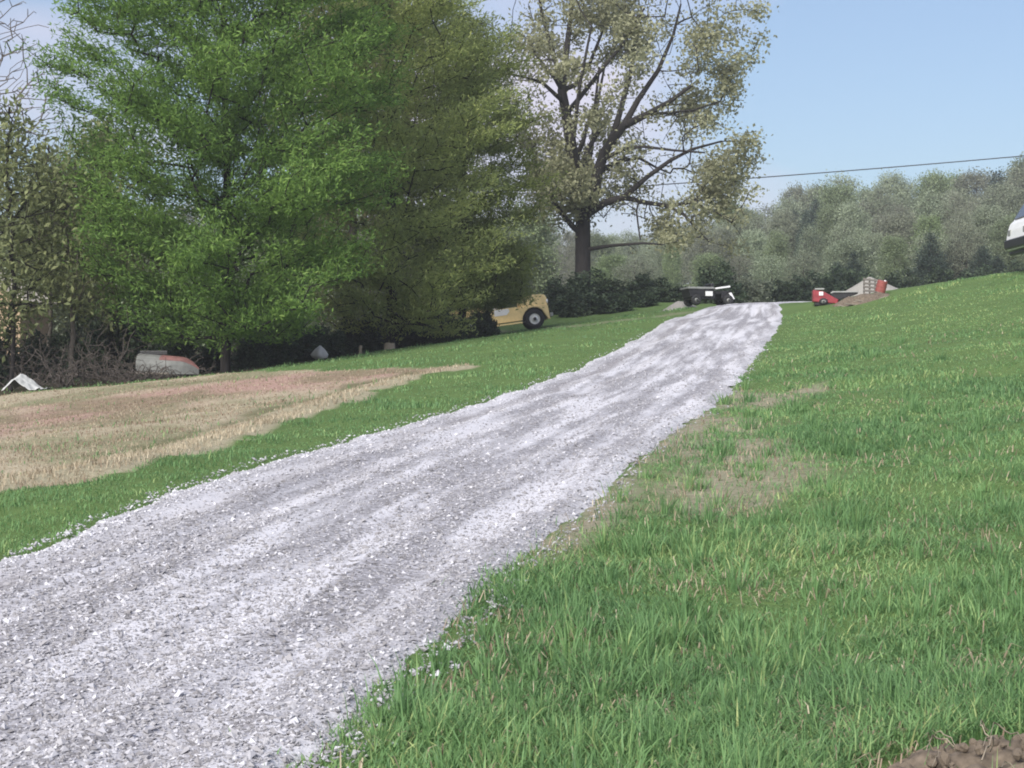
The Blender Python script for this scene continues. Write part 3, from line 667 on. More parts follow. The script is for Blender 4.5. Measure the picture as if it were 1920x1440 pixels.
# crown envelope, uneven, in the tree's own space
def oak_pts(n):
    cx, cz = O(1160, 200)[0], O(1160, 190)[2]; out = []
    while len(out) < n:
        v = norm(R.normal(0, 1, 3)); r = R.random() ** .22
        lob = .9 + .12 * math.sin(3.1 * v[0] * 2 + 5 * v[2]) + .14 * math.sin(9 * v[0] + 3) * math.sin(8 * v[2] + 5 * v[1])
        q = np.array([cx - .8 + v[0] * 6.9 * r * lob, v[1] * 5.0 * r * lob, cz + v[2] * (7.2 if v[2] > 0 else 6.3) * r * lob])
        if q[2] < 3.6 and q[0] < 2.2: continue
        if q[2] < 1.9: continue
        if q[0] < -2.4 and q[2] < 6.5: continue
        if math.hypot(v[0] * r, v[2] * r) < .5 and R.random() < .72: continue
        out.append(q)
    return np.array(out)
pts = oak_pts(640)
pts = np.r_[pts, np.array([O(px_, rw_, dy_) for px_, rw_, dy_ in zip(R.uniform(1235, 1395, 42), R.uniform(380, 462, 42), R.uniform(-2.5, 2, 42))]), np.array([O(px_, rw_, dy_) for px_, rw_, dy_ in zip(R.uniform(1290, 1405, 40), R.uniform(270, 380, 40), R.uniform(-2.5, 2.5, 40))])]
T.grow(pts, step=.4, sag=.06, zpen=1.0, back=.3); T.radii(.014, 2.3)
C = np.array([T.p[i] for i, _ in T.tips]); D = np.array([v for _, v in T.tips])
sel = fbm(C[:, 0] * .55 + 4, C[:, 2] * .55 + C[:, 1] * .3) > .47
tb_ = np.clip(.25 + .6 * fbm(C[:, 0] * .5 + 60, C[:, 2] * .5), 0, 1)
lv = merge([leaves(C[sel], D[sel], 130, .29, .35, .16, .65, flat=.85, tint_base=tb_[sel], curl=.75), leaves(C[~sel], D[~sel], 9, .2, .4, .15, .5, flat=.9, tint_base=tb_[~sel], curl=.75)])
plant('shade_tree', T, ob, bark_shade, lm_tan, lv, 'large spreading tree with dark forked limbs and sparse tan spring leaves', 'tree')

# --- woodland: trees on the hillside beyond the crest and behind the left grove
def make_variant(kind, seed):
    T = Tree(); h = 10.0
    T.limb([(0, 0, -.8), (.1, .1, 4), (-.1, 0, 7.5), (0, 0, 9.6)], .17, .03, sub=5, wig=.05)
    if kind == 'cedar':
        prof = lambda t: np.interp(t, [0, .15, .6, 1], [2.2, 2.8, 2.0, .2]); zlo, n, per, sz, sp = .5, 260, 50, .22, .34
    elif kind == 'round':
        prof = lambda t: np.interp(t, [0, .3, .65, .9, 1], [1.4, 3.1, 3.3, 2.5, 1.0]); zlo, n, per, sz, sp = 1.0, 330, 60, .23, .46
    elif kind == 'tall':
        prof = lambda t: np.interp(t, [0, .3, .7, .92, 1], [1.2, 2.3, 2.6, 2.1, .9]); zlo, n, per, sz, sp = 1.0, 290, 60, .22, .46
    else:
        prof = lambda t: np.interp(t, [0, .3, .7, .9, 1], [2.2, 3.6, 3.3, 2.4, 1.0]); zlo, n, per, sz, sp = 1.0, 360, 32, .21, .5
    pts = crown_pts(n, zlo, 10, prof, shell=.38)
    T.grow(pts, step=.8, sag=.02, zpen=2, back=.8); T.radii(.02, 2.3)
    C = np.array([T.p[i] for i, _ in T.tips]); D = np.array([v for _, v in T.tips])
    lv = leaves(C, D, per, sp, .4, sz, .6, flat=.8, tint_base=R.uniform(.25, .75, len(C)), curl=.8)
    mt = {'cedar': lm_cedar, 'round': lm_far, 'tall': lm_far2, 'sparse': lm_far}[kind]
    return plant('woodland_tree', T, (0, 0, 0), bark_grey, mt, lv, None, 'tree', rsplit=.06)
VAR = {}
for k_ in ('round', 'tall', 'sparse', 'cedar'):
    VAR[k_] = [make_variant(k_, i) for i in range(2)]
used = set()
def put(kind, x, y, h, wd, label, group):
    i = random.randrange(2); src = VAR[kind][i]
    o = src if (kind, i) not in used else copy_tree(src); used.add((kind, i))
    o.location = (x, y, H1(x, y)); o.rotation_euler = (0, 0, random.uniform(0, 2 * PI)); o.scale = (wd, wd, h / 10.0)
    tag(o, label, 'tree', group); return o
SIL = ([-400, 0, 300, 900, 1130, 1250, 1410, 1470, 1500, 1560, 1640, 1700, 1770, 1860, 1920, 2200], [410, 390, 410, 420, 432, 418, 376, 366, 350, 342, 348, 338, 328, 320, 306, 285])
LAB = {'round': 'rounded grey green tree in the hillside woods beyond the crest', 'tall': 'narrow fresh green tree in the hillside woods beyond the crest',
       'sparse': 'thin grey budding tree in the hillside woods beyond the crest', 'cedar': 'dark cedar tree in the hillside woods beyond the crest'}
for d, drop, step in ((172, 0, 42), (152, 18, 46), (132, 44, 52), (114, 76, 60), (99, 105, 72)):
    px = 880 + random.uniform(0, 40)
    while px < 2200:
        dd = d + random.uniform(-7, 7); x = (px - CX) / F * dd; g_ = H1(x, dd)
        top = np.interp(px, *SIL) + drop + random.uniform(-14, 22)
        h = CAMZ + (CY - top) / F * dd - g_
        if h > 2.5:
            k_ = random.choices(['round', 'tall', 'sparse', 'cedar'], [4, 4, 5, .4])[0]
            put(k_, x, dd, h, np.clip(h / 10, .45, 1.1) * random.uniform(.62, .95), LAB[k_], 'woodland trees on the far hillside')
        px += step * random.uniform(.7, 1.3)
for px, row, d, wd in [(1745, 440, 92, .42), (1790, 452, 94, .40), (1845, 462, 92, .36), (1600, 474, 90, .30), (1570, 492, 90, .26), (1490, 395, 150, .5), (1870, 480, 90, .3)]:
    x = (px - CX) / F * d; put('cedar', x, d, CAMZ + (CY - row) / F * d - H1(x, d), wd, 'dark cedar tree standing at the foot of the hillside woods', 'cedars at the woods edge')
LAB2 = {'round': 'rounded grey green tree in the woods behind the left grove', 'tall': 'narrow green tree in the woods behind the left grove',
        'sparse': 'thin brownish budding tree in the woods behind the left grove'}
for d, top0, step in ((100, 395, 75), (80, 415, 85), (66, 440, 95)):
    px = -420 + random.uniform(0, 40)
    while px < 1010:
        dd = d + random.uniform(-5, 5); x = (px - CX) / F * dd; top = top0 + random.uniform(-30, 25) + (20 if px > 850 else 0)
        h = CAMZ + (CY - top) / F * dd - H1(x, dd); k_ = random.choices(['round', 'tall', 'sparse'], [3, 3, 4])[0]
        if not (d < 75 and 880 < px): put(k_, x, dd, h, np.clip(h / 9, .5, 1.1), LAB2[k_], 'woodland trees behind the left grove')
        px += step * random.uniform(.75, 1.3)

# --- shrubs
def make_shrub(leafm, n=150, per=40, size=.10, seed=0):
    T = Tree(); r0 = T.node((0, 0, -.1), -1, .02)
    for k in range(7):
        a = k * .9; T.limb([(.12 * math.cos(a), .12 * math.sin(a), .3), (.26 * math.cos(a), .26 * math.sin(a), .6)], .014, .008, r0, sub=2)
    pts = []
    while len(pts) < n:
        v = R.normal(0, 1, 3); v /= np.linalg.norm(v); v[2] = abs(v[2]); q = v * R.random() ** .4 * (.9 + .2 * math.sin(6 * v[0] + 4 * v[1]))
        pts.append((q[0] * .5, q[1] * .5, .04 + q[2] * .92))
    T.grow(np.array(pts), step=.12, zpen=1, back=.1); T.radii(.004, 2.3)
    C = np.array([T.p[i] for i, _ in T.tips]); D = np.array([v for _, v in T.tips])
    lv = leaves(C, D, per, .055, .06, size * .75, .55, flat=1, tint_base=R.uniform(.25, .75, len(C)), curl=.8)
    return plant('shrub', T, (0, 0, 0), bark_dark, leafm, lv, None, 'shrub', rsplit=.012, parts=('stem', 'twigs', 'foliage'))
SH = dict(dark=make_shrub(lm_dark), pale=make_shrub(lm_pale)); sused = set()
def shrub(kind, px, rowtop, d, wpx, label, group=None, z=None):
    o = SH[kind] if kind not in sused else copy_tree(SH[kind]); sused.add(kind)
    x = (px - CX) / F * d; g_ = H1(x, d) - .05; h = CAMZ + (CY - rowtop) / F * d - g_; wm = wpx / F * d
    o.location = (x, d, g_); o.rotation_euler = (0, 0, random.uniform(0, 6)); o.scale = (wm, wm * random.uniform(.8, 1.1), h)
    tag(o, label, 'shrub', group); return o
g1 = 'dark shrubs round the spreading tree'
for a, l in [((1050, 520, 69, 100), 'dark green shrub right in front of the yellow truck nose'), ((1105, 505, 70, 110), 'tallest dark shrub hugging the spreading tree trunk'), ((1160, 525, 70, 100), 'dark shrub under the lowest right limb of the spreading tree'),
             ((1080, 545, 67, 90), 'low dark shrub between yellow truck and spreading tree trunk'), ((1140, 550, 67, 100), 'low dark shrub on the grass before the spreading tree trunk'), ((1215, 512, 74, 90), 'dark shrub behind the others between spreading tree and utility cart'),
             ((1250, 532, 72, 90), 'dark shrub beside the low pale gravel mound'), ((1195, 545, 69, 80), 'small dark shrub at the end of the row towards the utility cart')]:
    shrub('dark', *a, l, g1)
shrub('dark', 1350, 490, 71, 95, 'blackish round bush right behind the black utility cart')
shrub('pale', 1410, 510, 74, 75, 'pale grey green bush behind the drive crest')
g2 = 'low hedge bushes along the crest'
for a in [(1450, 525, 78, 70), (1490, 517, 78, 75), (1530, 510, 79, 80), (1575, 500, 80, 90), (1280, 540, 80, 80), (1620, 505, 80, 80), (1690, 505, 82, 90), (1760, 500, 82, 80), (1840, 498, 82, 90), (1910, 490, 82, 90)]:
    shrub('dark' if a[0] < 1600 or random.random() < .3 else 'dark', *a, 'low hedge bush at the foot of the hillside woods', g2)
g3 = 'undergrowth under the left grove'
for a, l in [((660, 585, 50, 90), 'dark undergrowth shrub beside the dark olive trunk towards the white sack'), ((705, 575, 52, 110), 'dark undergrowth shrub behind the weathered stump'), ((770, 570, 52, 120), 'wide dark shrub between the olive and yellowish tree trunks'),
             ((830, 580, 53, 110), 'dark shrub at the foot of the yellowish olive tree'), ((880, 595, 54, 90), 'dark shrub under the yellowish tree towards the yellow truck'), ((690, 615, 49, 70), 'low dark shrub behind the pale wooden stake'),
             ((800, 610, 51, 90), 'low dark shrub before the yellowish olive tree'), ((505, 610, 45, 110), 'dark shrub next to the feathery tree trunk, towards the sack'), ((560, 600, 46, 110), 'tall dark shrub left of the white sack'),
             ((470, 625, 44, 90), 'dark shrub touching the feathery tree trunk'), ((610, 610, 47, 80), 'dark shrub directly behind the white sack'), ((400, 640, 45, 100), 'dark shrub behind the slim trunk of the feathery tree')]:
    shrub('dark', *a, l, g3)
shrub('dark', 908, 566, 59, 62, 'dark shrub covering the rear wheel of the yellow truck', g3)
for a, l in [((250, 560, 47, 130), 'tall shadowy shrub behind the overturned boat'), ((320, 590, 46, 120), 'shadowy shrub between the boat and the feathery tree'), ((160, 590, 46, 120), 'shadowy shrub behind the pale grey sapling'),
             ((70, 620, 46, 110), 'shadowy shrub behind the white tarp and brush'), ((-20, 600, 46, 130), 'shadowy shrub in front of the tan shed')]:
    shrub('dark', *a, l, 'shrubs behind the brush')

# --- brown brush heaps at the left
m_twig = barkmat('dead_twig', (.11, .095, .085))
def brush(px, d, wd, h, n, label):
    base = onground(px, d); root = empty('brush_heap', base, 0, label, 'brush', 'dead brush heaps by the old boat')
    segs = []
    T = Tree(); r0 = T.node((0, 0, -.1), -1, .02)
    for k in range(14):
        a = R.random() * 2 * PI; q = np.array([math.cos(a) * wd * .4, math.sin(a) * wd * .3, h * R.uniform(.3, 1)])
        T.limb([q * .5 + R.normal(0, .1, 3), q], .018, .007, r0, sub=4, wig=.03)
    pts = np.c_[R.normal(0, wd * .3, n), R.normal(0, wd * .25, n), np.abs(R.normal(0, h * .45, n))]
    T.grow(pts, step=.2, sag=.1, zpen=.3, back=0); T.radii(.005, 2.2)
    for nm, lo, hi in (('limbs', .02, 9), ('twigs', 0, .02)):
        q = T.tubes(lo, hi, 4)
        if q: link(nm, mesh_np(nm, q[0], q[1], mat=m_twig), root)
brush(120, 39.5, 1.9, 1.05, 420, 'tangled brown dead brush beside the white tarp')
brush(200, 40.5, 1.7, 1.3, 420, 'grey brown dead brush between sapling and old boat')
brush(60, 41, 1.6, 1.2, 300, 'tall tangle of dead twigs behind the white tarp')
brush(235, 39.6, 1.2, .5, 260, 'low heap of dead sticks at the field edge by the boat')
brush(285, 39.9, 1.3, .34, 220, 'low dead brush lying against the overturned boat')
brush(340, 41.2, 1.2, .45, 260, 'low dead brush in front of the feathery tree trunk')

# ------------------------------------------------------------------ built things
def bm_new(): return bmesh.new()
def bm_box(bm, lo, hi, rot=None, piv=None):
    r = bmesh.ops.create_cube(bm, size=1); vs_ = r['verts']
    c = [(a + b_) / 2 for a, b_ in zip(lo, hi)]; sz = [b_ - a for a, b_ in zip(lo, hi)]
    for v in vs_: v.co = Vector((v.co.x * sz[0] + c[0], v.co.y * sz[1] + c[1], v.co.z * sz[2] + c[2]))
    if rot: bmesh.ops.rotate(bm, verts=vs_, cent=piv or c, matrix=rot)
    return vs_
def bm_cyl(bm, p0, p1, r0, r1=None, seg=20):
    p0, p1 = Vector(p0), Vector(p1); d = p1 - p0
    M = Matrix.Translation((p0 + p1) / 2) @ d.to_track_quat('Z', 'Y').to_matrix().to_4x4()
    bmesh.ops.create_cone(bm, cap_ends=True, segments=seg, radius1=r0, radius2=r0 if r1 is None else r1, depth=d.length, matrix=M)
def bm_prism(bm, prof, y0, y1):
    a = [bm.verts.new((x, y0, z)) for x, z in prof]; b_ = [bm.verts.new((x, y1, z)) for x, z in prof]; n = len(prof)
    bm.faces.new(a); bm.faces.new(b_[::-1])
    for i in range(n): bm.faces.new((a[i], b_[i], b_[(i + 1) % n], a[(i + 1) % n]))
def part(name, bm, m, parent, bevel=0.0, smooth=False, seg=2):
    bmesh.ops.recalc_face_normals(bm, faces=bm.faces)
    if bevel: bmesh.ops.bevel(bm, geom=[e for e in bm.edges], offset=bevel, segments=seg, affect='EDGES', profile=.5, clamp_overlap=True)
    me = bpy.data.meshes.new(name); bm.to_mesh(me); bm.free()
    if m: me.materials.append(m)
    if smooth:
        for p in me.polygons: p.use_smooth = True
    return link(name, me, parent)
def torus(bm, c, R0, r0, axis='y', seg=28, sides=10, sq=1.0):
    vs_ = []
    for i in range(seg):
        a = 2 * PI * i / seg; row_ = []
        for j in range(sides):
            b_ = 2 * PI * j / sides; rr = R0 + r0 * math.cos(b_); o = r0 * sq * math.sin(b_)
            row_.append(bm.verts.new((c[0] + rr * math.cos(a), c[1] + o, c[2] + rr * math.sin(a))))
        vs_.append(row_)
    for i in range(seg):
        for j in range(sides):
            bm.faces.new((vs_[i][j], vs_[(i + 1) % seg][j], vs_[(i + 1) % seg][(j + 1) % sides], vs_[i][(j + 1) % sides]))
m_yel = plain('yellow_paint', (.85, .65, .31), .35, var=.18, scale=4, spec=.5)
m_white = plain('white_paint', (.78, .79, .80), .35, var=.07, scale=3, spec=.5)
m_black = plain('black_paint', (.018, .018, .02), .4, var=.4, scale=6, spec=.4)
m_rub = plain('tyre_rubber', (.03, .031, .033), .85, var=.4, scale=30)
m_rim = plain('white_rim', (.74, .75, .74), .4, var=.12, scale=10)
m_steel = plain('grey_steel', (.30, .31, .30), .5, .3, var=.2, scale=9)
m_red = plain('red_paint', (.25, .032, .042), .45, var=.3, scale=8, spec=.4)
m_red2 = plain('faded_red_plastic', (.28, .085, .075), .55, var=.25, scale=8)
m_glass = plain('dark_glass', (.03, .035, .04), .08, var=.1, scale=2, spec=.6)
m_wood = plain('weathered_wood', (.24, .215, .18), .85, var=.35, scale=20)
m_pile = plain('sand_and_gravel', (.31, .30, .275), .95, var=.35, scale=40)
m_dirt = plain('brown_dirt', (.155, .125, .095), .95, var=.55, scale=24)
m_root = plain('dry_root', (.30, .255, .20), .9, var=.3, scale=30)
m_pink = plain('faded_red_hull', (.20, .10, .092), .6, var=.35, scale=6)
m_hull = plain('dull_white_hull', (.15, .155, .148), .6, var=.25, scale=5)
m_tarp = plain('white_tarp', (.55, .56, .55), .5, var=.12, scale=5)
m_tan = plain('tan_board', (.40, .30, .20), .8, var=.22, scale=9)
m_roof = plain('cream_metal_roof', (.50, .45, .36), .5, var=.15, scale=5)
m_pole = plain('pole_wood', (.14, .115, .095), .9, var=.3, scale=10)
m_cable = plain('cable', (.05, .05, .055), .6)

def wheel(parent, c, r, wd, rimm, side=-1, rimr=.56, seg=28):
    """tyre > rim > hub; side -1: outer face towards -y"""
    bm = bm_new(); torus(bm, c, r - wd * .42, wd * .42, seg=seg, sq=1.15); tyre = part('wheel', bm, m_rub, parent, smooth=True)
    bm = bm_new(); y = c[1] + side * wd * .30
    prof = [(r * rimr, 0), (r * rimr * .93, -.015), (r * rimr * .86, .02), (r * .24, -.03), (r * .22, -.05), (0.001, -.05)]
    rings = []
    for (rr, o) in prof: rings.append([bm.verts.new((c[0] + rr * math.cos(2 * PI * k / 24), y + side * -o, c[2] + rr * math.sin(2 * PI * k / 24))) for k in range(24)])
    for a, b_ in zip(rings[:-1], rings[1:]):
        for k in range(24): bm.faces.new((a[k], a[(k + 1) % 24], b_[(k + 1) % 24], b_[k]))
    part('rim', bm, rimm, tyre, smooth=True)
    bm = bm_new(); bm_cyl(bm, (c[0], y + side * .035, c[2]), (c[0], y + side * .075, c[2]), r * .2, r * .15, 16); part('hub', bm, m_black, tyre)
    return tyre

# yellow open utility truck behind the trees, nose to the right, standing along the mown track
tp = onground(1002, 62); sl_ = math.atan2(H1(tp[0] + 1, 62) - H1(tp[0] - 1, 62), 2)
yt = empty('utility_truck', tp, 0, 'yellow open utility truck with white wheel rims behind the yellowish tree', 'truck'); yt.rotation_euler = (0, -sl_, math.radians(4))
WR = .35
def arch(x0, r, n=9): return [(x0 + r * math.cos(PI - PI * k / (n - 1)), WR + r * math.sin(PI - PI * k / (n - 1))) for k in range(n)]
bm = bm_new(); bm_prism(bm, [(-3.1, .48), (-2.62, .48)] + arch(-2.2, .42) + [(-1.78, .36), (-.44, .36), (-.44, .80), (-.62, .86), (-1.55, .86), (-1.62, 1.02), (-3.1, 1.02)], -.74, .74); part('body_tub', bm, m_yel, yt, .02)
bm = bm_new(); bm_prism(bm, [(-.46, .78), (.5, .78), (.53, .84), (.53, 1.06), (.47, 1.17), (.3, 1.215), (-.3, 1.225), (-.46, 1.21)], -.66, .66); part('hood', bm, m_yel, yt, .035, seg=3)
bm = bm_new(); bm_prism(bm, [(-.46, .70), (-.43, .42)] + arch(0, .43)[1:-2] + [(.50, .28), (.56, .28), (.53, .80), (.3, .82), (-.46, .82)], -.74, -.5); part('fender', bm, m_yel, yt, .015)
bm = bm_new(); bm_prism(bm, [(-.46, .70), (-.43, .42)] + arch(0, .43)[1:-2] + [(.50, .28), (.56, .28), (.53, .80), (.3, .82), (-.46, .82)], .5, .74); part('fender', bm, m_yel, yt, .015)
bm = bm_new(); bm_box(bm, (-.4, -.5, .3), (.48, .5, .8)); part('engine_bay', bm, m_black, yt)
bm = bm_new(); bm_box(bm, (.531, -.5, .55), (.55, .5, 1.05)); gr = part('grille', bm, m_black, yt)
for k in range(7):
    bm = bm_new(); bm_box(bm, (.55, -.42 + k * .13, .6), (.565, -.36 + k * .13, 1.0)); part('slat', bm, m_yel, gr)
for sgn in (-1, 1):
    bm = bm_new(); bm_cyl(bm, (.5, sgn * .6, .93), (.56, sgn * .6, .93), .085); part('headlight', bm, m_white, yt)
bm = bm_new(); bm_box(bm, (.57, -.78, .36), (.68, .78, .5)); part('bumper', bm, m_steel, yt, .015)
bm = bm_new(); bm_box(bm, (-1.7, -.86, .25), (-.46, -.70, .31)); part('running_board', bm, m_yel, yt, .01)
for xx in (0, -2.2):
    for sgn in (-1, 1): wheel(yt, (xx, sgn * .68, WR), WR, .22, m_rim, sgn)
for yy in (-.36, .36):
    bm = bm_new(); bm_box(bm, (-1.35, yy - .25, .70), (-.95, yy + .25, .80)); bm_box(bm, (-1.42, yy - .25, .72), (-1.30, yy + .25, 1.02)); part('seat', bm, m_white, yt, .03)
bm = bm_new(); bm_prism(bm, [(-1.42, .62), (-.98, .62), (-.86, .74), (-.9, .84), (-1.42, .84)], -.752, -.745); part('door_panel', bm, m_white, yt)
bm = bm_new(); torus(bm, (0, 0, 0), .17, .015, seg=20, sides=6); bmesh.ops.rotate(bm, verts=bm.verts, cent=(0, 0, 0), matrix=Matrix.Rotation(math.radians(90), 3, 'Z')); bmesh.ops.translate(bm, verts=bm.verts, vec=(-.68, -.36, 1.15)); part('steering_wheel', bm, m_black, yt)

# black utility cart at the crest
cp = onground(1328, 59.3)
uc = empty('utility_cart', cp, math.radians(12), 'low black utility cart with white plate and pale rim at the drive crest', 'utility cart')
bm = bm_new(); bm_box(bm, (-.74, -.40, .22), (.12, .42, .40)); part('chassis', bm, m_black, uc, .02)
bm = bm_new(); bm_prism(bm, [(-.80, .30), (-.02, .30), (.02, .56), (-.84, .58)], -.46, .46); bed = part('cargo_bed', bm, m_black, uc, .015)
for a in (((-.86, -.50, .575), (.04, -.44, .64)), ((-.86, .44, .575), (.04, .50, .64)), ((-.87, -.44, .575), (-.80, .44, .64)), ((-.02, -.44, .575), (.05, .44, .64))):
    bm = bm_new(); bm_box(bm, *a); part('rim', bm, m_steel, bed, .008)
bm = bm_new(); bm_box(bm, (-.26, -.485, .33), (.0, -.462, .49)); part('plate', bm, m_white, uc, .004)
bm = bm_new(); bm_box(bm, (.06, -.36, .40), (.46, .40, .52)); bm_box(bm, (-.02, -.36, .50), (.09, .40, .78)); part('seat', bm, m_black, uc, .03)
bm = bm_new(); bm_prism(bm, [(.36, .22), (.74, .22), (.80, .34), (.72, .50), (.44, .54), (.36, .46)], -.36, .36); part('front_body', bm, m_black, uc, .02)
bm = bm_new(); bm_box(bm, (.12, -.44, .60), (.66, .42, .66), Matrix.Rotation(math.radians(-8), 3, 'Y')); part('canopy_panel', bm, m_white, uc, .012)
bm = bm_new(); bm_prism(bm, [(.60, .44), (.70, .46), (.82, .24), (.74, .22)], -.43, -.38); part('front_fender', bm, m_white, uc, .006)
bm = bm_new(); bm_prism(bm, [(.60, .44), (.70, .46), (.82, .24), (.74, .22)], .38, .43); part('front_fender', bm, m_white, uc, .006)
for yy in (-.40, .40):
    bm = bm_new(); bm_cyl(bm, (.1, yy, .5), (.16, yy, .62), .016, seg=8); part('post', bm, m_black, uc)
    bm = bm_new(); bm_cyl(bm, (.62, yy, .45), (.6, yy, .60), .016, seg=8); part('post', bm, m_black, uc)
for xx in (-.58, .58):
    for sgn in (-1, 1): wheel(uc, (xx, sgn * .42, .19), .19, .17, m_steel, sgn, .5, 20)

# piles
def mound(name, c, rx, ry, h, m, label, cat, seed, rough=.12, power=1.0, n=44, group=None, sink=.08):
    g_ = np.linspace(-1, 1, n); A, B = np.meshgrid(g_, g_); r = np.hypot(A, B)
    hh = np.clip(1 - r, 0, 1) ** power; nz = fbm(A * 3 + seed * 7, B * 3 + seed) - .5; nz2 = fbm(A * 12 + seed, B * 12) - .5
    wx, wy = c[0] + A * rx, c[1] + B * ry
    gz = H(wx, wy); z = gz + h * (hh + rough * nz * 2 * (hh > 0) * np.minimum(1, hh * 4) + rough * .5 * nz2 * np.minimum(1, hh * 6)) - sink * np.clip((r - .9) * 8, 0, 1) - .02
    V = np.c_[(wx - c[0]).ravel(), (wy - c[1]).ravel(), (z - c[2]).ravel()]
    idx = np.arange(n * n).reshape(n, n); q = np.stack([idx[:-1, :-1], idx[:-1, 1:], idx[1:, 1:], idx[1:, :-1]], -1).reshape(-1, 4)
    keep = (r.ravel()[q] < 1.12).any(1)
    o = link(name, mesh_np(name, V, q[keep], mat=m, smooth=True)); o.location = tuple(c); return tag(o, label, cat, group)
pc = onground(1630, 56.5)
mound('gravel_pile', pc, 1.35, 1.3, CAMZ + 203 / F * 56.5 - pc[2], m_pile, 'tall pointed pile of grey sand behind the red machine', 'gravel pile', 3, .04, 1.0)
pc = onground(1272, 60.5); mound('gravel_pile', pc, .8, .7, .38, m_pile, 'low pale gravel mound beside the black utility cart', 'gravel pile', 5, .1, 1.1)
pc = onground(1612, 50.2); mound('dirt_pile', pc, .95, .7, .27, m_dirt, 'rough mound of brown dirt and debris under the grey pallet', 'dirt pile', 8, .45, .8)
# red machine with black conveyor tray
rp = onground(1546, 51.2)
rmach = empty('red_machine', rp, math.radians(-6), 'small dark red engine machine with black tray beside the dirt mound', 'machine'); rmach.scale = (1, 1, .78)
bm = bm_new(); bm_prism(bm, [(-.36, .10), (.36, .02), (.40, .18), (.22, .30), (-.05, .50), (-.36, .56)], -.24, .24); body = part('housing', bm, m_red, rmach, .03)
bm = bm_new(); bm_box(bm, (-.18, -.262, .34), (-.06, -.252, .48)); part('label_plate', bm, m_white, body)
bm = bm_new(); bm_box(bm, (-.30, -.22, .56), (-.02, .22, .62)); part('lid', bm, m_steel, body, .01)
bm = bm_new(); bm_box(bm, (-.30, -.20, -.04), (.40, .20, .10)); part('skid', bm, m_black, rmach, .02)
bm = bm_new(); bm_prism(bm, [(.20, .22), (.42, .16), (.96, .40), (.98, .48), (.24, .46)], -.22, .22); tr = part('tray', bm, m_black, rmach, .015)
for yy in (-.24, .24):
    bm = bm_new(); bm_box(bm, (.20, yy - .02, .45), (1.0, yy + .02, .50)); part('rail', bm, m_steel, tr)
bm = bm_new(); bm_cyl(bm, (.3, -.22, .06), (.5, -.34, -.02), .03, seg=10); part('tow_bar', bm, m_red, rmach)
for sgn in (-1, 1): wheel(rmach, (-.05, sgn * .26, .11), .13, .09, m_steel, sgn, .5, 18)
m_pal = plain('dark_grey_wood', (.15, .14, .125), .85, var=.3, scale=20)
# leaning grey pallet with single slats
pp = onground(1631, 50.6); pz = CAMZ + (CY - 570) / F * 50.6
pal = empty('wooden_pallet', (pp[0], pp[1], pz), math.radians(5), 'narrow grey wooden pallet propped upright on the dirt mound', 'pallet'); pal.rotation_euler = (math.radians(-14), math.radians(4), math.radians(5))
for xx in (-.17, 0, .17):
    bm = bm_new(); bm_box(bm, (xx - .018, -.02, 0), (xx + .018, .04, .80)); part('stringer', bm, m_pal, pal)
sb = bm_new(); bm_box(sb, (-.21, -.042, -.03), (.21, -.022, .03)); sm_ = part('slat', sb, m_pal, pal); sm_.location.z = .05
for k in range(1, 7):
    o = link('slat', sm_.data, pal); o.location.z = .05 + k * .115; o.rotation_euler = (0, random.uniform(-.03, .03), 0)
# faded red drum beside it
dp = onground(1650, 50.3)
dr = empty('red_drum', (dp[0], dp[1], dp[2] + .14), 0, 'faded red drum standing beside the grey pallet', 'drum'); dr.rotation_euler = (math.radians(10), math.radians(12), 0)
bm = bm_new(); bm_cyl(bm, (0, 0, 0), (0, 0, .34), .15, seg=24); part('barrel', bm, m_red2, dr, .012)
for zz in (.08, .18, .28):
    bm = bm_new(); bm_cyl(bm, (0, 0, zz - .012), (0, 0, zz + .012), .158, seg=24); part('hoop', bm, m_red2, dr)
bm = bm_new(); bm_cyl(bm, (.07, 0, .34), (.07, 0, .37), .03, seg=12); part('cap', bm, m_white, dr)
# boards and sticks on the dirt mound
for k, (px, row, L, a, tl) in enumerate([(1600, 580, .5, .3, .1), (1625, 584, .6, -.4, .2), (1650, 586, .55, .2, -.3), (1585, 576, .35, -.6, .25), (1612, 572, .4, .9, .3)]):
    q = P(px, row, 49.6); o_b = bm_new(); bm_box(o_b, (-L / 2, -.04, -.012), (L / 2, .04, .012)); o = part('scrap_board', o_b, m_wood, None)
    o.location = (q[0], 49.62 + k * .06, max(q[2], H1(q[0], 49.7) + .03)); o.rotation_euler = (0, tl, a)
    tag(o, 'short weathered scrap board lying on the dirt mound', 'board', 'scrap boards on the dirt mound')

# white van on the rise, mostly out of frame
vd = 47.5; vx = (1905 - CX) / F * vd; vz = CAMZ + (CY - 508) / F * vd
van = empty('delivery_van', (vx + 2.4, vd, max(vz, 0)), 0, 'white van with black bumper on the grass rise beside the woods', 'van')
def vprof(): return [(-2.38, .62), (-2.40, .92), (-2.36, 1.18), (-2.29, 1.38), (-2.2, 1.46), (-1.86, 2.02), (-1.66, 2.12), (2.3, 2.14), (2.4, 2.0), (2.42, .5), (1.95, .5)] + [(1.5 + .42 * math.cos(PI * k / 8), .36 + .42 * math.sin(PI * k / 8)) for k in range(9)] + [(.98, .45), (-.98, .45)] + [(-1.45 + .42 * math.cos(PI * k / 8), .36 + .42 * math.sin(PI * k / 8)) for k in range(9)] + [(-1.95, .62)]
bm = bm_new(); bm_prism(bm, vprof(), -.95, .95); part('body', bm, m_white, van, .05, seg=3)
bm = bm_new(); bm_prism(bm, [(-2.19, 1.50), (-1.88, 2.0), (-1.87, 1.98), (-2.18, 1.48)], -.8, .8); bmesh.ops.translate(bm, verts=bm.verts, vec=(-.02, 0, .02)); part('windshield', bm, m_glass, van)
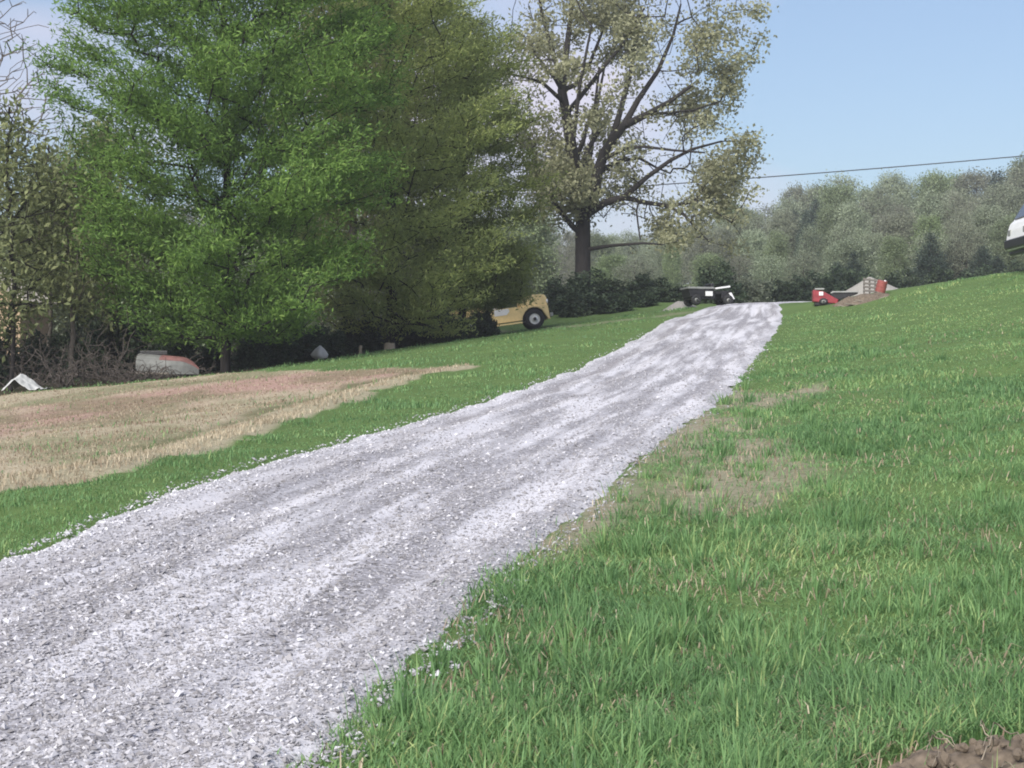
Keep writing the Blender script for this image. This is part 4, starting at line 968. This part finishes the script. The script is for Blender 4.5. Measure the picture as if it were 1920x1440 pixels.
for sgn in (-1, 1):
    bm = bm_new(); bm_prism(bm, [(-2.0, 1.46), (-.85, 1.46), (-.85, 1.98), (-1.68, 1.98)], sgn * .951, sgn * .962); part('side_window', bm, m_glass, van)
    bm = bm_new(); bm_box(bm, (-2.39, sgn * .72 - .14, 1.02), (-2.31, sgn * .72 + .14, 1.2)); part('headlight', bm, m_steel, van, .02)
    bm = bm_new(); bm_box(bm, (-1.98, sgn * 1.05 - .08, 1.40), (-1.86, sgn * 1.05 + .08, 1.62)); part('mirror', bm, m_black, van, .02)
    bm = bm_new(); bm_box(bm, (-.5, sgn * .955 - .008, 1.05), (-.32, sgn * .955 + .008, 1.09)); part('door_handle', bm, m_black, van)
bm = bm_new(); bm_box(bm, (-2.46, -.97, .66), (-2.28, .97, .92)); part('bumper', bm, m_black, van, .04)
bm = bm_new(); bm_box(bm, (-2.34, -.85, .48), (-2.2, .85, .60)); part('lower_bumper', bm, m_black, van, .03)
for xx in (-1.45, 1.5):
    for sgn in (-1, 1): wheel(van, (xx, sgn * .84, .36), .36, .24, m_steel, sgn)

# overturned old boat by the brush
bp = onground(318, 40.6)
bt = empty('rowboat', bp, math.radians(-8), 'old white and faded red boat hull overturned in the brush', 'boat')
def boat(nx=18, ny=10, L=1.45, Wd=.62, Hh=.50, t0=0, t1=1):
    bm = bm_new(); rows_ = []
    for i in range(nx + 1):
        t_ = i / nx; ww = Wd * (1 - max(0, (t_ - .45) / .55) ** 2.2) * .5 + .01; h_ = Hh * (1 - .25 * t_ - .45 * max(0, (t_ - .7) / .3) ** 2)
        rr = []
        for j in range(ny + 1):
            a = PI * j / ny; cz = abs(math.sin(a)) ** .55; rr.append(bm.verts.new((-L / 2 + L * t_, -ww * math.copysign(abs(math.cos(a)) ** .7, math.cos(a)), .10 + h_ * cz)))
        rows_.append(rr)
    return bm, rows_
bm, rows_ = boat()
for i in range(18):
    for j in range(10): bm.faces.new((rows_[i][j], rows_[i + 1][j], rows_[i + 1][j + 1], rows_[i][j + 1]))
bm.faces.new(rows_[0][::-1]); part('hull', bm, m_hull, bt, smooth=False)
bm, rows_ = boat(Wd=.634, Hh=.507)
for i in range(7, 18):
    for j in range(2, 8): bm.faces.new((rows_[i][j], rows_[i + 1][j], rows_[i + 1][j + 1], rows_[i][j + 1]))
bmesh.ops.delete(bm, geom=[v for v in bm.verts if not v.link_faces], context='VERTS'); part('painted_band', bm, m_pink, bt)
bm = bm_new(); bm_box(bm, (-.74, -.02, .56), (-.05, .02, .66)); part('keel', bm, m_black, bt, .01)
for sgn in (-1, 1): bm = bm_new(); bm_box(bm, (-.72, sgn * .315 - .015, .10), (.1, sgn * .315 + .015, .14)); part('gunwale', bm, m_wood, bt)

# white tarp over a low heap
tp2 = onground(50, 38.2); n = 40
g_ = np.linspace(-1, 1, n); A, B = np.meshgrid(g_, g_)
hz = np.maximum(0, 1 - np.abs(A * .8 + .25) * 1.0 - .35 * np.abs(B)) * .40 + (fbm(A * 3 + 3, B * 3) - .5) * .10 + .02
wx, wy = A * .42, B * .5
V = np.c_[wx.ravel(), wy.ravel(), (H(wx + tp2[0], wy + tp2[1]) - tp2[2] + np.maximum(.015, hz)).ravel()]
idx = np.arange(n * n).reshape(n, n); q = np.stack([idx[:-1, :-1], idx[:-1, 1:], idx[1:, 1:], idx[1:, :-1]], -1).reshape(-1, 4)
o = link('tarp', mesh_np('tarp', V, q, mat=m_tarp, smooth=True)); o.location = tuple(tp2); tag(o, 'crumpled white tarp lying at the foot of the thin dark sapling', 'tarp')
md = o.modifiers.new('thickness', 'SOLIDIFY'); md.thickness = .008

# white sack, stake and stump at the grove edge
q = onground(600, 45.2); bm = bm_new(); bmesh.ops.create_icosphere(bm, subdivisions=3, radius=1)
for v in bm.verts:
    k = 1 + .25 * math.sin(4 * v.co.x + 2) * math.sin(5 * v.co.y); v.co = Vector((v.co.x * .17 * k * (1.25 - .75 * max(0, v.co.z)), v.co.y * .14 * k, .13 + v.co.z * (.15 if v.co.z < 0 else .24)))
o = part('sack', bm, m_tarp, None, smooth=True); o.location = tuple(q); tag(o, 'small white tied sack at the edge of the undergrowth', 'sack')
q = onground(675, 45.0); bm = bm_new(); bm_cyl(bm, (0, 0, -.1), (.02, 0, .24), .045, .04, 10); o = part('stake', bm, m_root, None); o.location = tuple(q); tag(o, 'short pale wooden stake in the grass before the dark olive tree', 'stake')
q = onground(730, 46.2); bm = bm_new(); bm_cyl(bm, (0, 0, -.1), (0, 0, .2), .17, .13, 14)
for v in bm.verts: v.co.x += random.uniform(-.02, .02); v.co.z += random.uniform(-.02, .02)
o = part('tree_stump', bm, m_root, None); o.location = tuple(q); tag(o, 'low weathered stump in the grass beside the dark olive trunk', 'stump')

# tan board shed far behind the saplings
sp = onground(-30, 60)
sh = empty('shed', sp, math.radians(-6), 'tan board shed with cream roof showing behind the thin saplings', 'shed')
bm = bm_new(); bm_prism(bm, [(-1.9, -.4), (1.9, -.4), (1.9, 2.5), (0, 3.55), (-1.9, 2.5)], -1.4, 1.4); part('wall', bm, m_tan, sh)
bb = bm_new(); bm_box(bb, (-.095, -.012, -.3), (.095, .012, 2.5)); b0 = part('board', bb, m_tan, sh); b0.location = (-1.8, -1.415, 0)
for k in range(1, 19):
    o = link('board', b0.data, sh); o.location = (-1.8 + k * .2, -1.415 - .006 * (k % 2), 0)
for sgn in (-1, 1):
    bm = bm_new(); bm_prism(bm, [(0, 3.56), (sgn * 2.15, 2.37), (sgn * 2.15, 2.45), (0, 3.66)], -1.65, 1.65); part('roof', bm, m_roof, sh)
bm = bm_new(); bm_box(bm, (.2, -1.46, 0), (1.1, -1.43, 2.0)); dd_ = part('door', bm, m_roof, sh)
bm = bm_new(); bm_cyl(bm, (.3, -1.47, 1.0), (.3, -1.53, 1.0), .03, seg=10); part('handle', bm, m_black, dd_)

# overhead cable and its two poles
cdp = 85.0
def pole(px, row, label):
    x = (px - CX) / F * cdp; top = CAMZ + (CY - row) / F * cdp; g_ = H1(x, cdp); o = empty('utility_pole', (x, cdp, g_), 0, label, 'utility pole')
    bm = bm_new(); bm_cyl(bm, (0, 0, -.8), (0, 0, top - g_ + .35), .15, .10, 14); part('post', bm, m_pole, o)
    bm = bm_new(); bm_box(bm, (-.05, -.9, top - g_ - .15), (.05, .9, top - g_ - .02)); cr = part('cross_arm', bm, m_pole, o)
    for yy in (-.8, 0, .8):
        bm = bm_new(); bm_cyl(bm, (0, yy, top - g_ - .02), (0, yy, top - g_ + .1), .04, .025, 10); part('insulator', bm, m_steel, cr)
pole(860, 372, 'wooden utility pole hidden among the trees left of the spreading tree'); pole(2260, 262, 'wooden utility pole carrying the overhead cable past the hillside woods')
pa, pb = P(860, 370, cdp), P(2260, 260, cdp); pts = []
for k in range(61):
    t_ = k / 60; p_ = pa * (1 - t_) + pb * t_; p_[2] -= .40 * 4 * t_ * (1 - t_) * .5; pts.append(p_)
T = Tree(); last = -1
for p_ in pts: last = T.node(p_, last, .028)
T.r = np.full(len(pts), .028); q = T.tubes(0, 9, 6)
# join the rings into one continuous tube
V = np.array([[p_ + np.array([0, .028 * math.cos(a), .028 * math.sin(a)]) for a in np.arange(6) * PI / 3] for p_ in pts]).reshape(-1, 3)
Ff = np.array([[i * 6 + j, i * 6 + (j + 1) % 6, (i + 1) * 6 + (j + 1) % 6, (i + 1) * 6 + j] for i in range(60) for j in range(6)])
tag(link('overhead_cable', mesh_np('overhead_cable', V, Ff, mat=m_cable, smooth=True)), 'single dark overhead cable crossing the sky above the woods', 'cable')

# heap of dug dirt, clods and roots at the bottom right corner
hc = hit(1905, 1478); hc = np.array([hc[0] + .05, hc[1], H1(*hc)])
heap = empty('dirt_heap', hc, 0, 'dug up brown dirt clods tangled with dry roots at the grass edge', 'dirt heap')
n = 60; g_ = np.linspace(-1, 1, n); A, B = np.meshgrid(g_, g_); r = np.hypot(A, B); wx, wy = A * .72, B * .45
hh = sstep(1.0, .25, r + (fbm(A * 3, B * 3) - .5) * .7)
V = np.c_[wx.ravel(), wy.ravel(), (H(hc[0] + wx, hc[1] + wy) - hc[2] - .02 + hh * (.11 + (fbm(A * 7 + 3, B * 7) - .5) * .14 + (fbm(A * 20, B * 20) - .5) * .05)).ravel()]
idx = np.arange(n * n).reshape(n, n); q = np.stack([idx[:-1, :-1], idx[:-1, 1:], idx[1:, 1:], idx[1:, :-1]], -1).reshape(-1, 4)
keep = (hh.ravel()[q] > .01).any(1); link('mound', mesh_np('mound', V, q[keep], mat=m_dirt, smooth=True), heap)
def heap_z(x_, y_):
    a_, b_ = x_ / .62, y_ / .42; k = float(sstep(1.0, .25, np.array([math.hypot(a_, b_)]))[0]); return H1(hc[0] + x_, hc[1] + y_) - hc[2] + k * .11
protos = []
for k in range(4):
    bm = bm_new(); bmesh.ops.create_icosphere(bm, subdivisions=2, radius=1)
    for v in bm.verts: v.co *= 1 + random.uniform(-.22, .22); v.co.z *= .7
    me = bpy.data.meshes.new('clod'); bm.to_mesh(me); bm.free(); me.materials.append(m_dirt); protos.append(me)
for k in range(150):
    a = random.uniform(0, 2 * PI); rr = math.sqrt(random.random()) * .95; x_, y_ = .58 * rr * math.cos(a), .40 * rr * math.sin(a)
    o = link('clod', random.choice(protos), heap); s_ = random.uniform(.006, .022); o.scale = (s_ * random.uniform(.8, 1.5), s_, s_); o.location = (x_, y_, heap_z(x_, y_) + s_ * .4); o.rotation_euler = (random.random() * 3, random.random() * 3, random.random() * 3)
for k in range(24):
    a = random.uniform(0, 2 * PI); rr = math.sqrt(random.random()) * .9; x_, y_ = .55 * rr * math.cos(a), .38 * rr * math.sin(a); z_ = heap_z(x_, y_) + .02
    d_ = random.uniform(0, 2 * PI); L = random.uniform(.06, .18); pts = []; bend = random.uniform(-2.5, 2.5)
    for i in range(9):
        t_ = i / 8; pts.append((x_, y_, z_ + math.sin(t_ * PI) * L * random.uniform(.15, .4))); d_ += bend / 8 + random.uniform(-.3, .3); x_ += math.cos(d_) * L / 8; y_ += math.sin(d_) * L / 8
    pts = np.array(pts); r_ = random.uniform(.002, .005); ang = np.arange(5) * 2 * PI / 5
    V = np.concatenate([p_ + np.c_[np.cos(ang) * r_ * .6, np.cos(ang + 1) * r_ * .6, np.sin(ang) * r_] for p_ in pts])
    Ff = np.array([[i * 5 + j, i * 5 + (j + 1) % 5, (i + 1) * 5 + (j + 1) % 5, (i + 1) * 5 + j] for i in range(8) for j in range(5)])
    link('root', mesh_np('root', V, Ff, mat=m_root, smooth=True), heap)

# ------------------------------------------------------------------ thin spring haze over the valley
bm = bm_new(); bm_box(bm, (-410, -61, -6), (410, 521, 46)); hz = part('haze', bm, None, None); tag(hz, kind='stuff')
hm = bpy.data.materials.new('haze'); hm.use_nodes = True; ht = hm.node_tree; ht.nodes.remove(ht.nodes['Principled BSDF'])
pv_ = ht.nodes.new('ShaderNodeVolumePrincipled'); pv_.inputs['Color'].default_value = (.86, .89, .93, 1); pv_.inputs['Density'].default_value = .0009; pv_.inputs['Anisotropy'].default_value = .2
ht.links.new(pv_.outputs[0], ht.nodes['Material Output'].inputs['Volume']); hz.data.materials.append(hm)
sc.cycles.volume_bounces = 0
